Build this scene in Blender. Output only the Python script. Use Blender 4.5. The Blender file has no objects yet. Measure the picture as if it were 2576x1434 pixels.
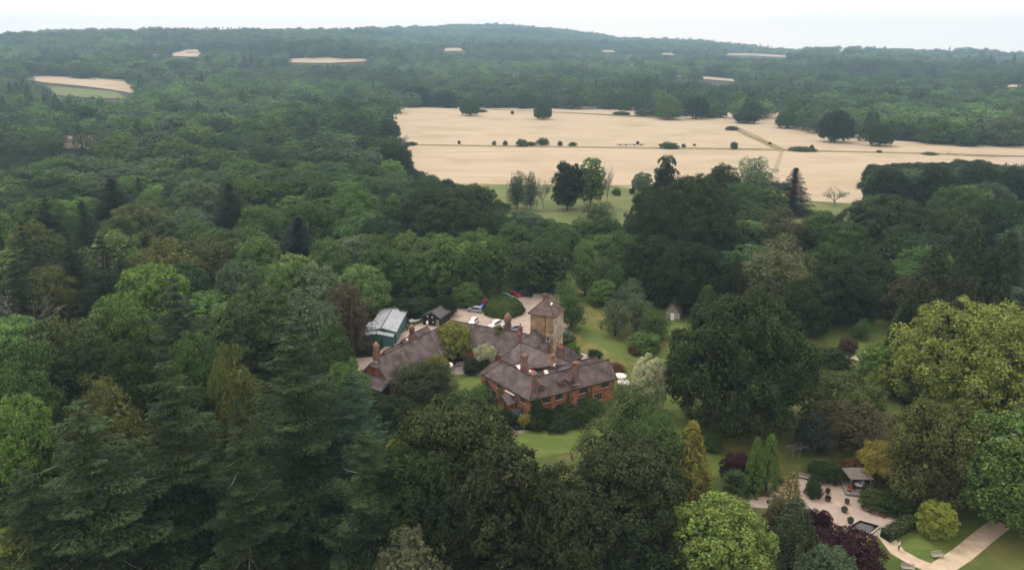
import bpy, bmesh, math, random
import numpy as np
from math import radians as R, sin, cos, tan, pi
from mathutils import Vector, Matrix

# ------------------------------------------------------------------ camera, world, sun
scene = bpy.context.scene
COL = scene.collection
CAMH, FPX, PITCH = 72.0, 1800.0, R(17.77)        # camera height, focal length in pixels of a 2576 px wide picture
cd = bpy.data.cameras.new('camera')
cam = bpy.data.objects.new('camera', cd)
COL.objects.link(cam)
cam.location = (0, 0, CAMH)
cam.rotation_euler = (pi / 2 - PITCH, 0, 0)
cd.sensor_width = 36
cd.lens = 36 * FPX / 2576
cd.clip_start, cd.clip_end = 0.5, 30000
scene.camera = cam

world = bpy.data.worlds.new('World')
scene.world = world
world.use_nodes = True
wn, wl = world.node_tree.nodes, world.node_tree.links
bg = wn['Background']
SUN_EL, SUN_AZ = R(58), R(-35)                    # behind the thick cloud, ahead and to the left
sky = wn.new('ShaderNodeTexSky')
sky.sky_type = 'NISHITA'
sky.sun_disc = False
sky.sun_elevation, sky.sun_rotation = SUN_EL, SUN_AZ
sky.air_density, sky.dust_density = 1.0, 2.0
tc = wn.new('ShaderNodeTexCoord')
mp = wn.new('ShaderNodeMapping')
mp.inputs['Scale'].default_value = (1.2, 1.2, 9)
wl.new(tc.outputs['Generated'], mp.inputs['Vector'])
nz = wn.new('ShaderNodeTexNoise')
nz.inputs['Scale'].default_value = 1.6
nz.inputs['Detail'].default_value = 5
wl.new(mp.outputs['Vector'], nz.inputs['Vector'])
cl = wn.new('ShaderNodeValToRGB')                 # the cloud sheet: warm white to faintly blue white
cl.color_ramp.elements[0].position = 0.38
cl.color_ramp.elements[0].color = (14.2, 11.8, 10.2, 1)
cl.color_ramp.elements[1].position = 0.66
cl.color_ramp.elements[1].color = (12.9, 11.4, 10.2, 1)
wl.new(nz.outputs['Fac'], cl.inputs['Fac'])
mx = wn.new('ShaderNodeMixRGB')
mx.inputs['Fac'].default_value = 0.96
wl.new(sky.outputs['Color'], mx.inputs['Color1'])
wl.new(cl.outputs['Color'], mx.inputs['Color2'])
wl.new(mx.outputs['Color'], bg.inputs['Color'])
bg.inputs['Strength'].default_value = 0.12

sd = bpy.data.lights.new('sun', 'SUN')
sd.energy, sd.angle, sd.color = 1.3, R(14), (1.0, 0.94, 0.86)
sun = bpy.data.objects.new('sun', sd)
COL.objects.link(sun)
sun.rotation_euler = (pi / 2 - SUN_EL, 0, -SUN_AZ + pi)
_d = Vector((sin(-SUN_AZ) * -1 * cos(SUN_EL), cos(SUN_AZ) * cos(SUN_EL), sin(SUN_EL)))
sun.rotation_euler = _d.to_track_quat('Z', 'Y').to_euler()

vs = scene.view_settings
vs.view_transform, vs.look, vs.exposure, vs.gamma = 'Standard', 'None', 0.26, 1.0
scene.cycles.max_bounces = 4
scene.cycles.diffuse_bounces = 3
scene.cycles.glossy_bounces = 1
scene.cycles.transmission_bounces = 2
scene.cycles.transparent_max_bounces = 4
scene.cycles.volume_bounces = 0
scene.cycles.use_adaptive_sampling = True
scene.cycles.adaptive_threshold = 0.01
scene.cycles.use_denoising = True

# ------------------------------------------------------------------ picture <-> ground
_c, _s = cos(PITCH), sin(PITCH)
def ray(u, v):
    x = (u - 1288) / FPX; y = (717 - v) / FPX
    return np.array((x, _c + y * _s, -_s + y * _c))
def px(p):
    dz = p[2] - CAMH; dep = p[1] * _c - dz * _s; up = p[1] * _s + dz * _c
    return 1288 + FPX * p[0] / dep, 717 - FPX * up / dep, dep

PROF = [(-900, 110), (-200, 95), (0, 88), (100, 85), (200, 80), (400, 76), (600, 76), (865, 76), (960, 73), (1050, 69), (1200, 64),
        (1310, 66), (1440, 80), (1500, 87), (1560, 98), (1650, 99), (1710, 104), (1830, 112), (1930, 122), (2000, 128), (2100, 122),
        (2280, 128), (2370, 134), (2450, 130), (2576, 137), (2800, 140), (3500, 146)]
def _prof_tab():
    az, zz, rr = [], [], []
    for u, v in PROF:
        d = ray(u, v); h = math.hypot(d[0], d[1])
        rad = float(np.interp(u, [-900, 850, 1120, 1500, 2100, 3500], [3300, 3400, 5600, 5600, 4300, 4000]))
        az.append(math.atan2(d[0], d[1])); rr.append(rad); zz.append(CAMH + rad * d[2] / h - 11)
    return np.array(az), np.array(zz), np.array(rr)
AZ, AZZ, AZR = _prof_tab()
R0 = 1120.0
def terrain(x, y):
    x = np.asarray(x, float); y = np.asarray(y, float)
    r = np.hypot(x, y); a = np.arctan2(x, y)
    zr = np.interp(a, AZ, AZZ); rr = np.interp(a, AZ, AZR)
    t = np.clip((r - R0) / (rr - R0), 0, None)
    g = np.where(t < 1, t ** 1.25, 1 - (t - 1) * 2.2)
    z = zr * g
    w = np.clip((r - R0) / 600, 0, 1) * np.clip((1.0 - t) * 3, 0, 1)
    z = z + w * (15 * np.sin(r / 105 + 2.2 * np.sin(a * 5.3 + 1)) * (.55 + .45 * np.sin(a * 9 + r / 700)) + 6 * np.sin(x / 190 - y / 260))
    return np.where(r < R0, 0, z)
def T(x, y): return float(terrain(x, y))
def at(u, v, z=0.0):
    d = ray(u, v)
    if d[2] < -1e-4:
        t = (z - CAMH) / d[2]
        if t * math.hypot(d[0], d[1]) < R0: return Vector((d[0] * t, d[1] * t, z))
    h = math.hypot(d[0], d[1]); t = np.arange(R0 - 200, 9000, 6.0) / h
    zt = terrain(d[0] * t, d[1] * t) + z; below = np.nonzero(CAMH + d[2] * t <= zt)[0]
    k = below[0] if len(below) else len(t) - 1
    f0 = CAMH + d[2] * t[k - 1] - zt[k - 1]; f1 = CAMH + d[2] * t[k] - zt[k]
    t = t[k - 1] + (t[k] - t[k - 1]) * (f0 / (f0 - f1) if f0 != f1 else 1)
    return Vector((d[0] * t, d[1] * t, T(d[0] * t, d[1] * t) + z))
def z1(x, y, z=0.0): return at(848 + x * .3023, 692.2 + y * .3023, z)       # picture detail used for the house
def gz(x, y, z=0.0): return at(1860.4 + .22147 * x, 1116.2 + .22147 * y, z) # detail used for the gravel garden

# ------------------------------------------------------------------ objects
def tag(o, label=None, cat=None, group=None, kind=None):
    if label: o['label'] = label
    if cat: o['category'] = cat
    if group: o['group'] = group
    if kind: o['kind'] = kind
    return o
def empty(name, loc=(0, 0, 0), rz=0.0, label=None, cat=None, group=None):
    o = bpy.data.objects.new(name, None)
    COL.objects.link(o); o.location = loc; o.rotation_euler = (0, 0, rz); o.empty_display_size = .2
    return tag(o, label, cat, group)
def link(name, me, mats=None, parent=None):
    if mats is not None:
        me.materials.clear()
        for m in (mats if isinstance(mats, (list, tuple)) else [mats]): me.materials.append(m)
    o = bpy.data.objects.new(name, me)
    COL.objects.link(o)
    if parent: o.parent = parent
    return o
def copy_tree(o, parent=None):
    c = o.copy(); COL.objects.link(c); c.parent = parent
    for ch in [k for k in bpy.data.objects if k.parent == o]: copy_tree(ch, c)
    return c
KIDS = {}
def dup(root):
    c = root.copy(); COL.objects.link(c)
    for ch in KIDS[root.name]:
        k = ch.copy(); COL.objects.link(k); k.parent = c
        KIDS.setdefault(c.name, []).append(k)
    return c
def mesh(name, V, F, smooth=False):
    me = bpy.data.meshes.new(name)
    me.from_pydata([tuple(v) for v in V], [], [tuple(f) for f in F])
    if smooth:
        me.polygons.foreach_set('use_smooth', [True] * len(me.polygons))
    me.update()
    return me
class MB:
    """collects simple solids into one mesh"""
    def __init__(s): s.V = []; s.F = []; s.M = []; s.mi = 0
    def add(s, V, F):
        k = len(s.V); s.V += [tuple(v) for v in V]; s.F += [tuple(i + k for i in f) for f in F]; s.M += [s.mi] * len(F); return s
    def box(s, c, d, rz=0.0, taper=1.0, M=None):
        hx, hy, hz = d[0] / 2, d[1] / 2, d[2] / 2
        P = []
        for z, t in ((-hz, 1), (hz, taper)):
            for x, y in ((-hx, -hy), (hx, -hy), (hx, hy), (-hx, hy)):
                p = Vector((x * t, y * t, z))
                if M: p = M @ p
                elif rz: p = Vector((p.x * cos(rz) - p.y * sin(rz), p.x * sin(rz) + p.y * cos(rz), p.z))
                P.append(p + Vector(c))
        return s.add(P, [(0, 3, 2, 1), (4, 5, 6, 7), (0, 1, 5, 4), (1, 2, 6, 5), (2, 3, 7, 6), (3, 0, 4, 7)])
    def tube(s, pts, rad, n=6, cap=True):
        pts = [Vector(p) for p in pts]
        if not isinstance(rad, (list, tuple)): rad = [rad] * len(pts)
        V = []
        for i, p in enumerate(pts):
            d = (pts[min(i + 1, len(pts) - 1)] - pts[max(i - 1, 0)])
            d = d.normalized() if d.length > 1e-9 else Vector((0, 0, 1))
            a = d.cross(Vector((0, 0, 1)) if abs(d.z) < .9 else Vector((1, 0, 0))).normalized(); b = d.cross(a)
            for k in range(n): V.append(p + (a * cos(2 * pi * k / n) + b * sin(2 * pi * k / n)) * rad[i])
        F = []
        for i in range(len(pts) - 1):
            for k in range(n): F.append((i * n + k, i * n + (k + 1) % n, (i + 1) * n + (k + 1) % n, (i + 1) * n + k))
        if cap: F += [tuple(range(n))[::-1], tuple(range((len(pts) - 1) * n, len(pts) * n))]
        return s.add(V, F)
    def lathe(s, prof, c=(0, 0, 0), n=12):
        V = []
        for r, z in prof:
            for k in range(n): V.append((c[0] + r * cos(2 * pi * k / n), c[1] + r * sin(2 * pi * k / n), c[2] + z))
        F = []
        for i in range(len(prof) - 1):
            for k in range(n): F.append((i * n + k, i * n + (k + 1) % n, (i + 1) * n + (k + 1) % n, (i + 1) * n + k))
        F += [tuple(range(n))[::-1], tuple(range((len(prof) - 1) * n, len(prof) * n))]
        return s.add(V, F)
    def slab(s, P, th):
        """polygon P (3D, any plane) with thickness th downwards"""
        n = len(P); V = [Vector(p) for p in P] + [Vector(p) - Vector((0, 0, th)) for p in P]
        return s.add(V, [tuple(range(n)), tuple(range(2 * n - 1, n - 1, -1))] + [(i, i + n, (i + 1) % n + n, (i + 1) % n) for i in range(n)])
    def build(s, name, mats, parent=None, smooth=False, **k):
        me = mesh(name, s.V, s.F, smooth)
        me.polygons.foreach_set('material_index', s.M)
        o = link(name, me, mats, parent)
        return tag(o, **k) if k else o

# ------------------------------------------------------------------ materials
MATS = {}
def newmat(name):
    m = bpy.data.materials.new(name); m.use_nodes = True
    nt = m.node_tree
    return m, nt, nt.nodes, nt.links, nt.nodes['Principled BSDF']
def mat(name, c1, c2=None, scale=1.0, rough=.85, spec=.2, detail=6, bump=0.0, c3=None, s3=8.0, p3=(.62, .72), stretch=(1, 1, 1), metal=0.0):
    """two-tone noise material; c3 = sparse third tone (lichen, litter)"""
    m, nt, N, L, b = newmat(name)
    b.inputs['Roughness'].default_value = rough
    b.inputs['Specular IOR Level'].default_value = spec
    b.inputs['Metallic'].default_value = metal
    if c2 is None:
        b.inputs['Base Color'].default_value = (*c1, 1); MATS[name] = m; return m
    t = N.new('ShaderNodeTexCoord'); mp = N.new('ShaderNodeMapping'); mp.inputs['Scale'].default_value = stretch
    L.new(t.outputs['Object'], mp.inputs['Vector'])
    n = N.new('ShaderNodeTexNoise'); n.inputs['Scale'].default_value = scale; n.inputs['Detail'].default_value = detail
    n.inputs['Roughness'].default_value = .65
    L.new(mp.outputs['Vector'], n.inputs['Vector'])
    r = N.new('ShaderNodeValToRGB'); r.color_ramp.elements[0].position = .36; r.color_ramp.elements[1].position = .66
    r.color_ramp.elements[0].color = (*c1, 1); r.color_ramp.elements[1].color = (*c2, 1)
    L.new(n.outputs['Fac'], r.inputs['Fac'])
    out = r.outputs['Color']
    if c3:
        n2 = N.new('ShaderNodeTexNoise'); n2.inputs['Scale'].default_value = s3; n2.inputs['Detail'].default_value = 4
        L.new(t.outputs['Object'], n2.inputs['Vector'])
        r2 = N.new('ShaderNodeValToRGB'); r2.color_ramp.elements[0].position = p3[0]; r2.color_ramp.elements[1].position = p3[1]
        L.new(n2.outputs['Fac'], r2.inputs['Fac'])
        x = N.new('ShaderNodeMixRGB'); L.new(r2.outputs['Color'], x.inputs['Fac']); L.new(out, x.inputs['Color1'])
        x.inputs['Color2'].default_value = (*c3, 1); out = x.outputs['Color']
    L.new(out, b.inputs['Base Color'])
    if bump:
        bp = N.new('ShaderNodeBump'); bp.inputs['Strength'].default_value = bump; bp.inputs['Distance'].default_value = .1
        L.new(n.outputs['Fac'], bp.inputs['Height']); L.new(bp.outputs['Normal'], b.inputs['Normal'])
    MATS[name] = m
    return m
def brickmat(name, c1, c2, mortar, sc=1.0, bw=.24, bh=.085, ms=.012, rough=.9, bump=.3, c3=None, offs=.5):
    m, nt, N, L, b = newmat(name)
    b.inputs['Roughness'].default_value = rough; b.inputs['Specular IOR Level'].default_value = .15
    t = N.new('ShaderNodeTexCoord')
    uv = N.new('ShaderNodeAttribute'); uv.attribute_name = 'wuv'
    k = N.new('ShaderNodeTexBrick'); k.offset = offs
    k.inputs['Scale'].default_value = sc; k.inputs['Brick Width'].default_value = bw; k.inputs['Row Height'].default_value = bh
    k.inputs['Mortar Size'].default_value = ms; k.inputs['Mortar Smooth'].default_value = .3
    k.inputs['Color1'].default_value = (*c1, 1); k.inputs['Color2'].default_value = (*c2, 1); k.inputs['Mortar'].default_value = (*mortar, 1)
    L.new(uv.outputs['Vector'], k.inputs['Vector'])
    n = N.new('ShaderNodeTexNoise'); n.inputs['Scale'].default_value = .55; n.inputs['Detail'].default_value = 7
    L.new(t.outputs['Object'], n.inputs['Vector'])
    r = N.new('ShaderNodeMapRange'); r.inputs['From Min'].default_value = .3; r.inputs['From Max'].default_value = .7
    r.inputs['To Min'].default_value = .55; r.inputs['To Max'].default_value = 1.5
    L.new(n.outputs['Fac'], r.inputs['Value'])
    x = N.new('ShaderNodeMixRGB'); x.blend_type = 'MULTIPLY'; x.inputs['Fac'].default_value = 1
    L.new(k.outputs['Color'], x.inputs['Color1']); L.new(r.outputs['Result'], x.inputs['Color2'])
    out = x.outputs['Color']
    if c3:
        n2 = N.new('ShaderNodeTexNoise'); n2.inputs['Scale'].default_value = 3.4; n2.inputs['Detail'].default_value = 8; n2.inputs['Roughness'].default_value = .85
        L.new(t.outputs['Object'], n2.inputs['Vector'])
        r2 = N.new('ShaderNodeValToRGB'); r2.color_ramp.elements[0].position = .57; r2.color_ramp.elements[1].position = .64
        L.new(n2.outputs['Fac'], r2.inputs['Fac'])
        x2 = N.new('ShaderNodeMixRGB'); L.new(r2.outputs['Color'], x2.inputs['Fac']); L.new(out, x2.inputs['Color1'])
        x2.inputs['Color2'].default_value = (*c3, 1); out = x2.outputs['Color']
    L.new(out, b.inputs['Base Color'])
    bp = N.new('ShaderNodeBump'); bp.inputs['Strength'].default_value = bump; bp.inputs['Distance'].default_value = .03
    L.new(k.outputs['Fac'], bp.inputs['Height']); bp.invert = True
    L.new(bp.outputs['Normal'], b.inputs['Normal'])
    MATS[name] = m
    return m
def wuv(o):
    """planar metres along each face (horizontal run, up-slope) for brick and tile courses"""
    me = o.data
    a = me.attributes.new('wuv', 'FLOAT_VECTOR', 'CORNER')
    buf = []
    for p in me.polygons:
        n = p.normal; t = Vector((-n.y, n.x, 0))
        t = t.normalized() if t.length > .05 else Vector((1, 0, 0))
        w = n.cross(t)
        for vi in p.vertices:
            q = me.vertices[vi].co; buf += [q.dot(t), q.dot(w), 0]
    a.data.foreach_set('vector', buf)
    return o

def leafmat(name, instancer=False, rough=.7, spec=.08, trans=.16):
    m, nt, N, L, b = newmat(name)
    if instancer:
        oc = N.new('ShaderNodeAttribute'); oc.attribute_type = 'INSTANCER'; oc.attribute_name = 'tint'; src = oc.outputs['Color']
    else:
        oc = N.new('ShaderNodeObjectInfo'); src = oc.outputs['Color']
    lv = N.new('ShaderNodeAttribute'); lv.attribute_name = 'lv'
    hs = N.new('ShaderNodeHueSaturation')
    sp = N.new('ShaderNodeSeparateXYZ'); L.new(lv.outputs['Vector'], sp.inputs[0])
    L.new(sp.outputs[0], hs.inputs['Hue']); L.new(sp.outputs[1], hs.inputs['Saturation']); L.new(sp.outputs[2], hs.inputs['Value'])
    L.new(src, hs.inputs['Color'])
    L.new(hs.outputs['Color'], b.inputs['Base Color'])
    b.inputs['Roughness'].default_value = rough; b.inputs['Specular IOR Level'].default_value = spec
    tr = N.new('ShaderNodeBsdfTranslucent'); L.new(hs.outputs['Color'], tr.inputs['Color'])
    ms = N.new('ShaderNodeMixShader'); ms.inputs['Fac'].default_value = trans
    L.new(b.outputs['BSDF'], ms.inputs[1]); L.new(tr.outputs['BSDF'], ms.inputs[2])
    L.new(ms.outputs['Shader'], N['Material Output'].inputs['Surface'])
    MATS[name] = m
    return m
LEAF = leafmat('leaf')
FARLEAF = leafmat('far_leaf', True)
BARK = mat('bark', (.035, .028, .022), (.10, .085, .07), 3, stretch=(1, 1, .2))
PALEBARK = mat('pale_bark', (.20, .19, .17), (.42, .40, .36), 4, stretch=(1, 1, .3))
DEADWOOD = mat('dead_wood', (.15, .145, .135), (.32, .31, .29), 4)

# ------------------------------------------------------------------ foliage meshes
rng = np.random.default_rng(7)
def leaves(C, Nn, size, asp=1.0, spread=.35, dirs=None, hue=.018, val=.28, g=None):
    """quads at C facing roughly Nn; returns V (4n,3) and per-face (hue,sat,val)"""
    g = g or rng
    n = len(C)
    Nn = Nn + g.normal(0, spread, (n, 3)); Nn /= np.linalg.norm(Nn, axis=1, keepdims=True) + 1e-9
    if dirs is None: dirs = g.normal(0, 1, (n, 3))
    A = dirs - Nn * np.sum(dirs * Nn, 1, keepdims=True); A /= np.linalg.norm(A, axis=1, keepdims=True) + 1e-9
    B = np.cross(Nn, A)
    s = size * g.uniform(.65, 1.35, (n, 1))
    A = A * s; B = B * s / asp
    V = np.stack([C - A * .5, C - B * .42 + A * .08, C + A * .5, C + B * .42 + A * .08], 1).reshape(-1, 3)
    a = np.stack([.5 + g.normal(0, hue, n), g.uniform(.85, 1.12, n), np.clip(g.normal(1, val, n), .45, 1.8)], 1)
    return V, a
def leafmesh(name, parts, extra=None):
    """parts = list of (V, attr); extra = MB with wood (material index 1)"""
    if not parts: return bpy.data.meshes.new(name)
    V = np.concatenate([p[0] for p in parts]); A = np.concatenate([p[1] for p in parts])
    nf = len(V) // 4
    me = bpy.data.meshes.new(name)
    ev = np.array(extra.V, float).reshape(-1, 3) if extra else np.zeros((0, 3))
    ef = extra.F if extra else []
    me.vertices.add(len(V) + len(ev))
    me.vertices.foreach_set('co', np.concatenate([V, ev]).astype(np.float32).ravel())
    lt = [4] * nf + [len(f) for f in ef]
    li = np.concatenate([np.arange(4 * nf)] + ([np.array([i + len(V) for f in ef for i in f])] if ef else []))
    me.loops.add(len(li)); me.loops.foreach_set('vertex_index', li.astype(np.int32))
    me.polygons.add(len(lt))
    st = np.concatenate([[0], np.cumsum(lt)[:-1]])
    me.polygons.foreach_set('loop_start', st.astype(np.int32))
    me.polygons.foreach_set('material_index', np.array([0] * nf + [1] * len(ef), np.int32))
    at_ = me.attributes.new('lv', 'FLOAT_VECTOR', 'FACE')
    at_.data.foreach_set('vector', np.concatenate([A, np.tile([.5, 1, 1], (len(ef), 1))]).astype(np.float32).ravel() if ef else A.astype(np.float32).ravel())
    me.update(calc_edges=True)
    return me
def fib(n, g, jit=.35):
    i = np.arange(n) + .5
    ph = np.arccos(1 - 2 * i / n); th = pi * (1 + 5 ** .5) * i
    P = np.stack([np.cos(th) * np.sin(ph), np.sin(th) * np.sin(ph), np.cos(ph)], 1) + g.normal(0, jit / n ** .5 * 2, (n, 3))
    return P / np.linalg.norm(P, axis=1, keepdims=True)
def broad(seed, H=20., W=18., base=.22, nl=34, lr=.17, leaf=.55, dens=1.0, flat=.85, top=.55, irr=.18, asp=1.5, weep=0.0, hue=.018, sub=9):
    """broadleaf crown: lobes on an uneven envelope, sub-lobes on each lobe, leaves over the sub-lobes"""
    g = np.random.default_rng(seed)
    zc = H * (base + (1 - base) * .45); rx = W / 2; rzu = H - zc; rzd = zc - H * base
    D = fib(nl, g, .5); D = D[D[:, 2] > -.88]
    k = 1 + g.normal(0, irr, len(D))
    k = np.clip(k, .62, 1.06)
    rl = W * lr * g.uniform(.7, 1.3, len(D))
    Rz = np.where(D[:, 2] > 0, rzu, rzd)
    dz_ = np.clip(-D[:, 2], 0, .97); k = k * np.where(D[:, 2] < 0, np.minimum(1.9, np.sqrt(1 - dz_ ** 4) / np.sqrt(1 - dz_ ** 2)), 1)
    sh = np.sqrt(1 - np.clip(D[:, 2], 0, 1) ** 2 * (1 - top))
    Cn = np.stack([D[:, 0] * (rx - rl * .75) * k, D[:, 1] * (rx - rl * .75) * k, zc + D[:, 2] * (Rz - rl * .6) * np.where(D[:, 2] > 0, np.minimum(k * .5 + .5, 1), 1)], 1)
    Cc, Cr, Co = [], [], []
    for i in range(len(D)):
        S = fib(sub + 2, g, .8); o = D[i] * .6 + np.array((0, 0, .4)); S = S[(S @ o) > -.35]
        r = rl[i]
        Cc.append(Cn[i] + S * r * np.array((1, 1, flat)) * .62); Cr.append(np.full(len(S), r * .5) * g.uniform(.75, 1.25, len(S))); Co.append(S * .5 + o * .5)
    Cc = np.concatenate(Cc); Cr = np.concatenate(Cr); Co = np.concatenate(Co)
    n = np.maximum(6, (dens * 3.4 * Cr ** 2 / leaf ** 2 * 3.0)).astype(int)
    idx = np.repeat(np.arange(len(Cc)), n)
    d = g.normal(0, 1, (len(idx), 3)); d /= np.linalg.norm(d, axis=1, keepdims=True)
    fl = np.sum(d * Co[idx], 1) < -.1
    d[fl] = -d[fl] * g.uniform(.3, 1, (fl.sum(), 1))
    P = Cc[idx] + d * Cr[idx][:, None] * g.uniform(.55, 1.1, (len(idx), 1))
    parts = []
    cl = g.normal(0, .10, len(Cc))[idx]                      # young and old growth differ clump by clump
    if weep:
        P[:, 2] -= g.uniform(0, 1, len(P)) ** 2 * weep * H * .12
        V, a = leaves(P, d, leaf, asp=3.2, spread=.4, dirs=np.tile([0, 0, -1.], (len(P), 1)) + g.normal(0, .25, (len(P), 3)), hue=hue, g=g)
    else:
        V, a = leaves(P, d + np.array((0, 0, .5)), leaf, asp=asp, spread=.45, hue=hue, g=g)
    a[:, 2] *= (1 + cl)
    parts.append((V, a))
    m = int(len(P) * .22)                                     # inner leaves so the crown is not hollow
    q = g.normal(0, 1, (m, 3)); q /= np.linalg.norm(q, axis=1, keepdims=True); q *= g.uniform(.25, .78, (m, 1))
    Q = np.stack([q[:, 0] * rx, q[:, 1] * rx, zc + q[:, 2] * np.where(q[:, 2] > 0, rzu, rzd)], 1)
    V, a = leaves(Q, q, leaf * 1.7, spread=.6, hue=hue, g=g); parts.append((V, a))
    # wood
    w = MB(); tr = W * .022 + .12
    w.tube([(0, 0, -.5), (0, 0, H * base * .6), (g.normal(0, .3), g.normal(0, .3), zc)], [tr * 1.25, tr, tr * .45], 8)
    wi = MB()
    for i in g.choice(len(D), min(14, len(D)), replace=False):
        e = Vector(Cn[i]); s0 = Vector((0, 0, H * base * g.uniform(.6, 1.2) + .4)); mid = s0.lerp(e, .5) + Vector((0, 0, H * .03))
        wi.tube([s0, mid, e], [tr * .4, tr * .22, tr * .08], 5)
    w.add(wi.V, wi.F)
    return parts, w
def conifer(seed, H=28., W=14., nb=170, leaf=.55, droop=.25, up=.35, power=.8, base=.06, twigs=9, dead=.06, gap=.25, hue=.012, whorl=False):
    """fir / spruce: boughs of leafy sprays in irregular whorls, bare pale branch ends"""
    g = np.random.default_rng(seed)
    w = MB(); tr = .012 * H + .08
    w.tube([(0, 0, -.5), (0, 0, H * .5), (0, 0, H * .985)], [tr, tr * .6, .03], 8)
    dw = MB()
    Pl, Nl, Dl = [], [], []
    for i in range(nb):
        t = ((i // 6 * 6 + g.uniform(-1.3, 1.3)) / nb) if whorl else ((i + g.uniform(-.5, .5)) / nb)
        t = min(max(t, .004), .995)
        zz = H * (1 - (1 - base) * t ** .85)
        L = W / 2 * (min(1, 1.02 * t) ** power) * g.uniform(1 - gap * 1.6, 1.12) + .25
        a = i * 2.399 + g.normal(0, .3); da = np.array((cos(a), sin(a), 0.)); sd_ = np.array((-sin(a), cos(a), 0.))
        dr = droop * g.uniform(.5, 1.4)
        s = np.linspace(.06, 1, max(4, int(L / .38)))
        spine = lambda q: np.outer(q * L, da) + np.outer(-dr * L * (q ** 1.2) + up * dr * L * q ** 3, (0, 0, 1.)) + np.array((0, 0, zz))
        if g.random() < dead and t > .12:
            S = spine(np.linspace(0, 1.05, 5)); dw.tube([Vector(p) for p in S], [.07, .055, .045, .03, .012], 4); continue
        q = np.repeat(s, twigs) + g.uniform(-.5, .5, len(s) * twigs) / max(3, len(s))
        q = np.clip(q, .03, 1)
        wdt = L * .34 * np.sin(np.clip(q, 0, 1) * pi * .86 + .25) + .12
        lat = g.uniform(-1, 1, len(q)) * wdt
        P = spine(q) + np.outer(lat, sd_) + np.outer(-np.abs(lat) * .35 - g.uniform(0, .22, len(q)) * (.4 + wdt), (0, 0, 1.))
        P = P + g.normal(0, .07, P.shape)
        Pl.append(P)
        Dl.append(np.outer(np.ones(len(q)), da) * .8 + np.outer(np.sign(lat), sd_) * .7 + np.array((0, 0, -.25)))
        Nl.append(np.tile([0, 0, 1.], (len(q), 1)) + da * .25)
        if i % 3 == 0 and L > 1.5:
            S = spine(np.linspace(0, .9, 4)); w.tube([Vector(p) for p in S], [.06, .05, .035, .012], 4)
    P = np.concatenate(Pl); parts = [leaves(P, np.concatenate(Nl), leaf, asp=2.3, spread=.38, dirs=np.concatenate(Dl) + g.normal(0, .35, P.shape), hue=hue, g=g)]
    parts[0][1][:, 2] *= np.repeat(g.uniform(.72, 1.35, len(Pl)), [len(p) for p in Pl])
    return parts, w, dw
def cypress(seed, H=20., W=7., leaf=.5, n=9000, power=.75, lobes=26, hue=.015, frond=.9, cut=0.0):
    """dense cone or column built of upright overlapping plumes"""
    g = np.random.default_rng(seed)
    C = []; Rr = []
    m = lobes * 6
    for i in range(m):
        t = (i + .5) / m; a = i * 2.399 + g.normal(0, .2)
        rad = W / 2 * (t ** power) * g.uniform(.72, 1.0)
        if cut: rad = min(rad, W / 2 * cut * g.uniform(.9, 1.05))
        z = H * (1 - t * .97)
        C.append((cos(a) * rad * .86, sin(a) * rad * .86, z)); Rr.append(W * .085 * (.5 + t * .8))
    C = np.array(C); Rr = np.array(Rr)
    p = Rr ** 1.35; idx = g.choice(m, n, p=p / p.sum())
    d = g.normal(0, 1, (n, 3)); d /= np.linalg.norm(d, axis=1, keepdims=True)
    out = C[idx] * np.array((1, 1, 0)); out /= np.linalg.norm(out, axis=1, keepdims=True) + 1e-6
    d += out * .7
    P = C[idx] + d * Rr[idx][:, None] * np.array((1, 1, 1.9)) * g.uniform(.5, 1.1, (n, 1))
    P[:, 2] = np.clip(P[:, 2], .1, H)
    V, a = leaves(P, d, leaf, asp=2.0, spread=.4, dirs=out * .5 + np.array((0, 0, frond)) + g.normal(0, .3, (n, 3)), hue=hue, g=g)
    a[:, 2] *= 1 + g.normal(0, .12, m)[idx]
    w = MB(); w.tube([(0, 0, -.5), (0, 0, H * .6), (0, 0, H * .95)], [W * .03 + .1, W * .02 + .05, .03], 6)
    for i in g.choice(m, min(30, m), replace=False):
        w.tube([(0, 0, C[i][2] * .9), tuple(C[i])], [.06, .02], 4)
    return [(V, a)], w
def bare(seed, H=16., W=8., depth=4, leafy=0.0):
    g = np.random.default_rng(seed); w = MB(); tips = []
    def grow(p, d, L, r, k):
        q = p + d * L; mid = p.lerp(q, .5) + Vector(g.normal(0, .06, 3)) * L
        w.tube([p, mid, q], [r, r * .8, r * .6], 5, cap=False)
        if k == 0: tips.append(q); return
        for j in range(int(g.integers(2, 4)) + (k == depth)):
            e = (d + Vector(g.normal(0, .5 * W / H, 3)) * 1.1 + Vector((0, 0, .12))).normalized()
            grow(p.lerp(q, g.uniform(.55, 1.0)), e, L * g.uniform(.58, .85), r * .58, k - 1)
        grow(q, (d + Vector(g.normal(0, .2, 3))).normalized(), L * .8, r * .6, k - 1)
    grow(Vector((0, 0, -.4)), Vector((0, 0, 1)), H * .30, .25 + H * .008, depth)
    T_ = np.array([tuple(t) for t in tips]); sc = H / max(T_[:, 2]); w.V = [(x * sc, y * sc, z * sc if z > 0 else z) for x, y, z in w.V]; T_ = T_ * sc
    parts = []
    if leafy:
        idx = np.repeat(np.arange(len(T_)), int(leafy)); P = T_[idx] + g.normal(0, .45, (len(idx), 3))
        parts = [leaves(P, g.normal(0, 1, (len(idx), 3)), .32, g=g)]
    return parts, w

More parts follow.
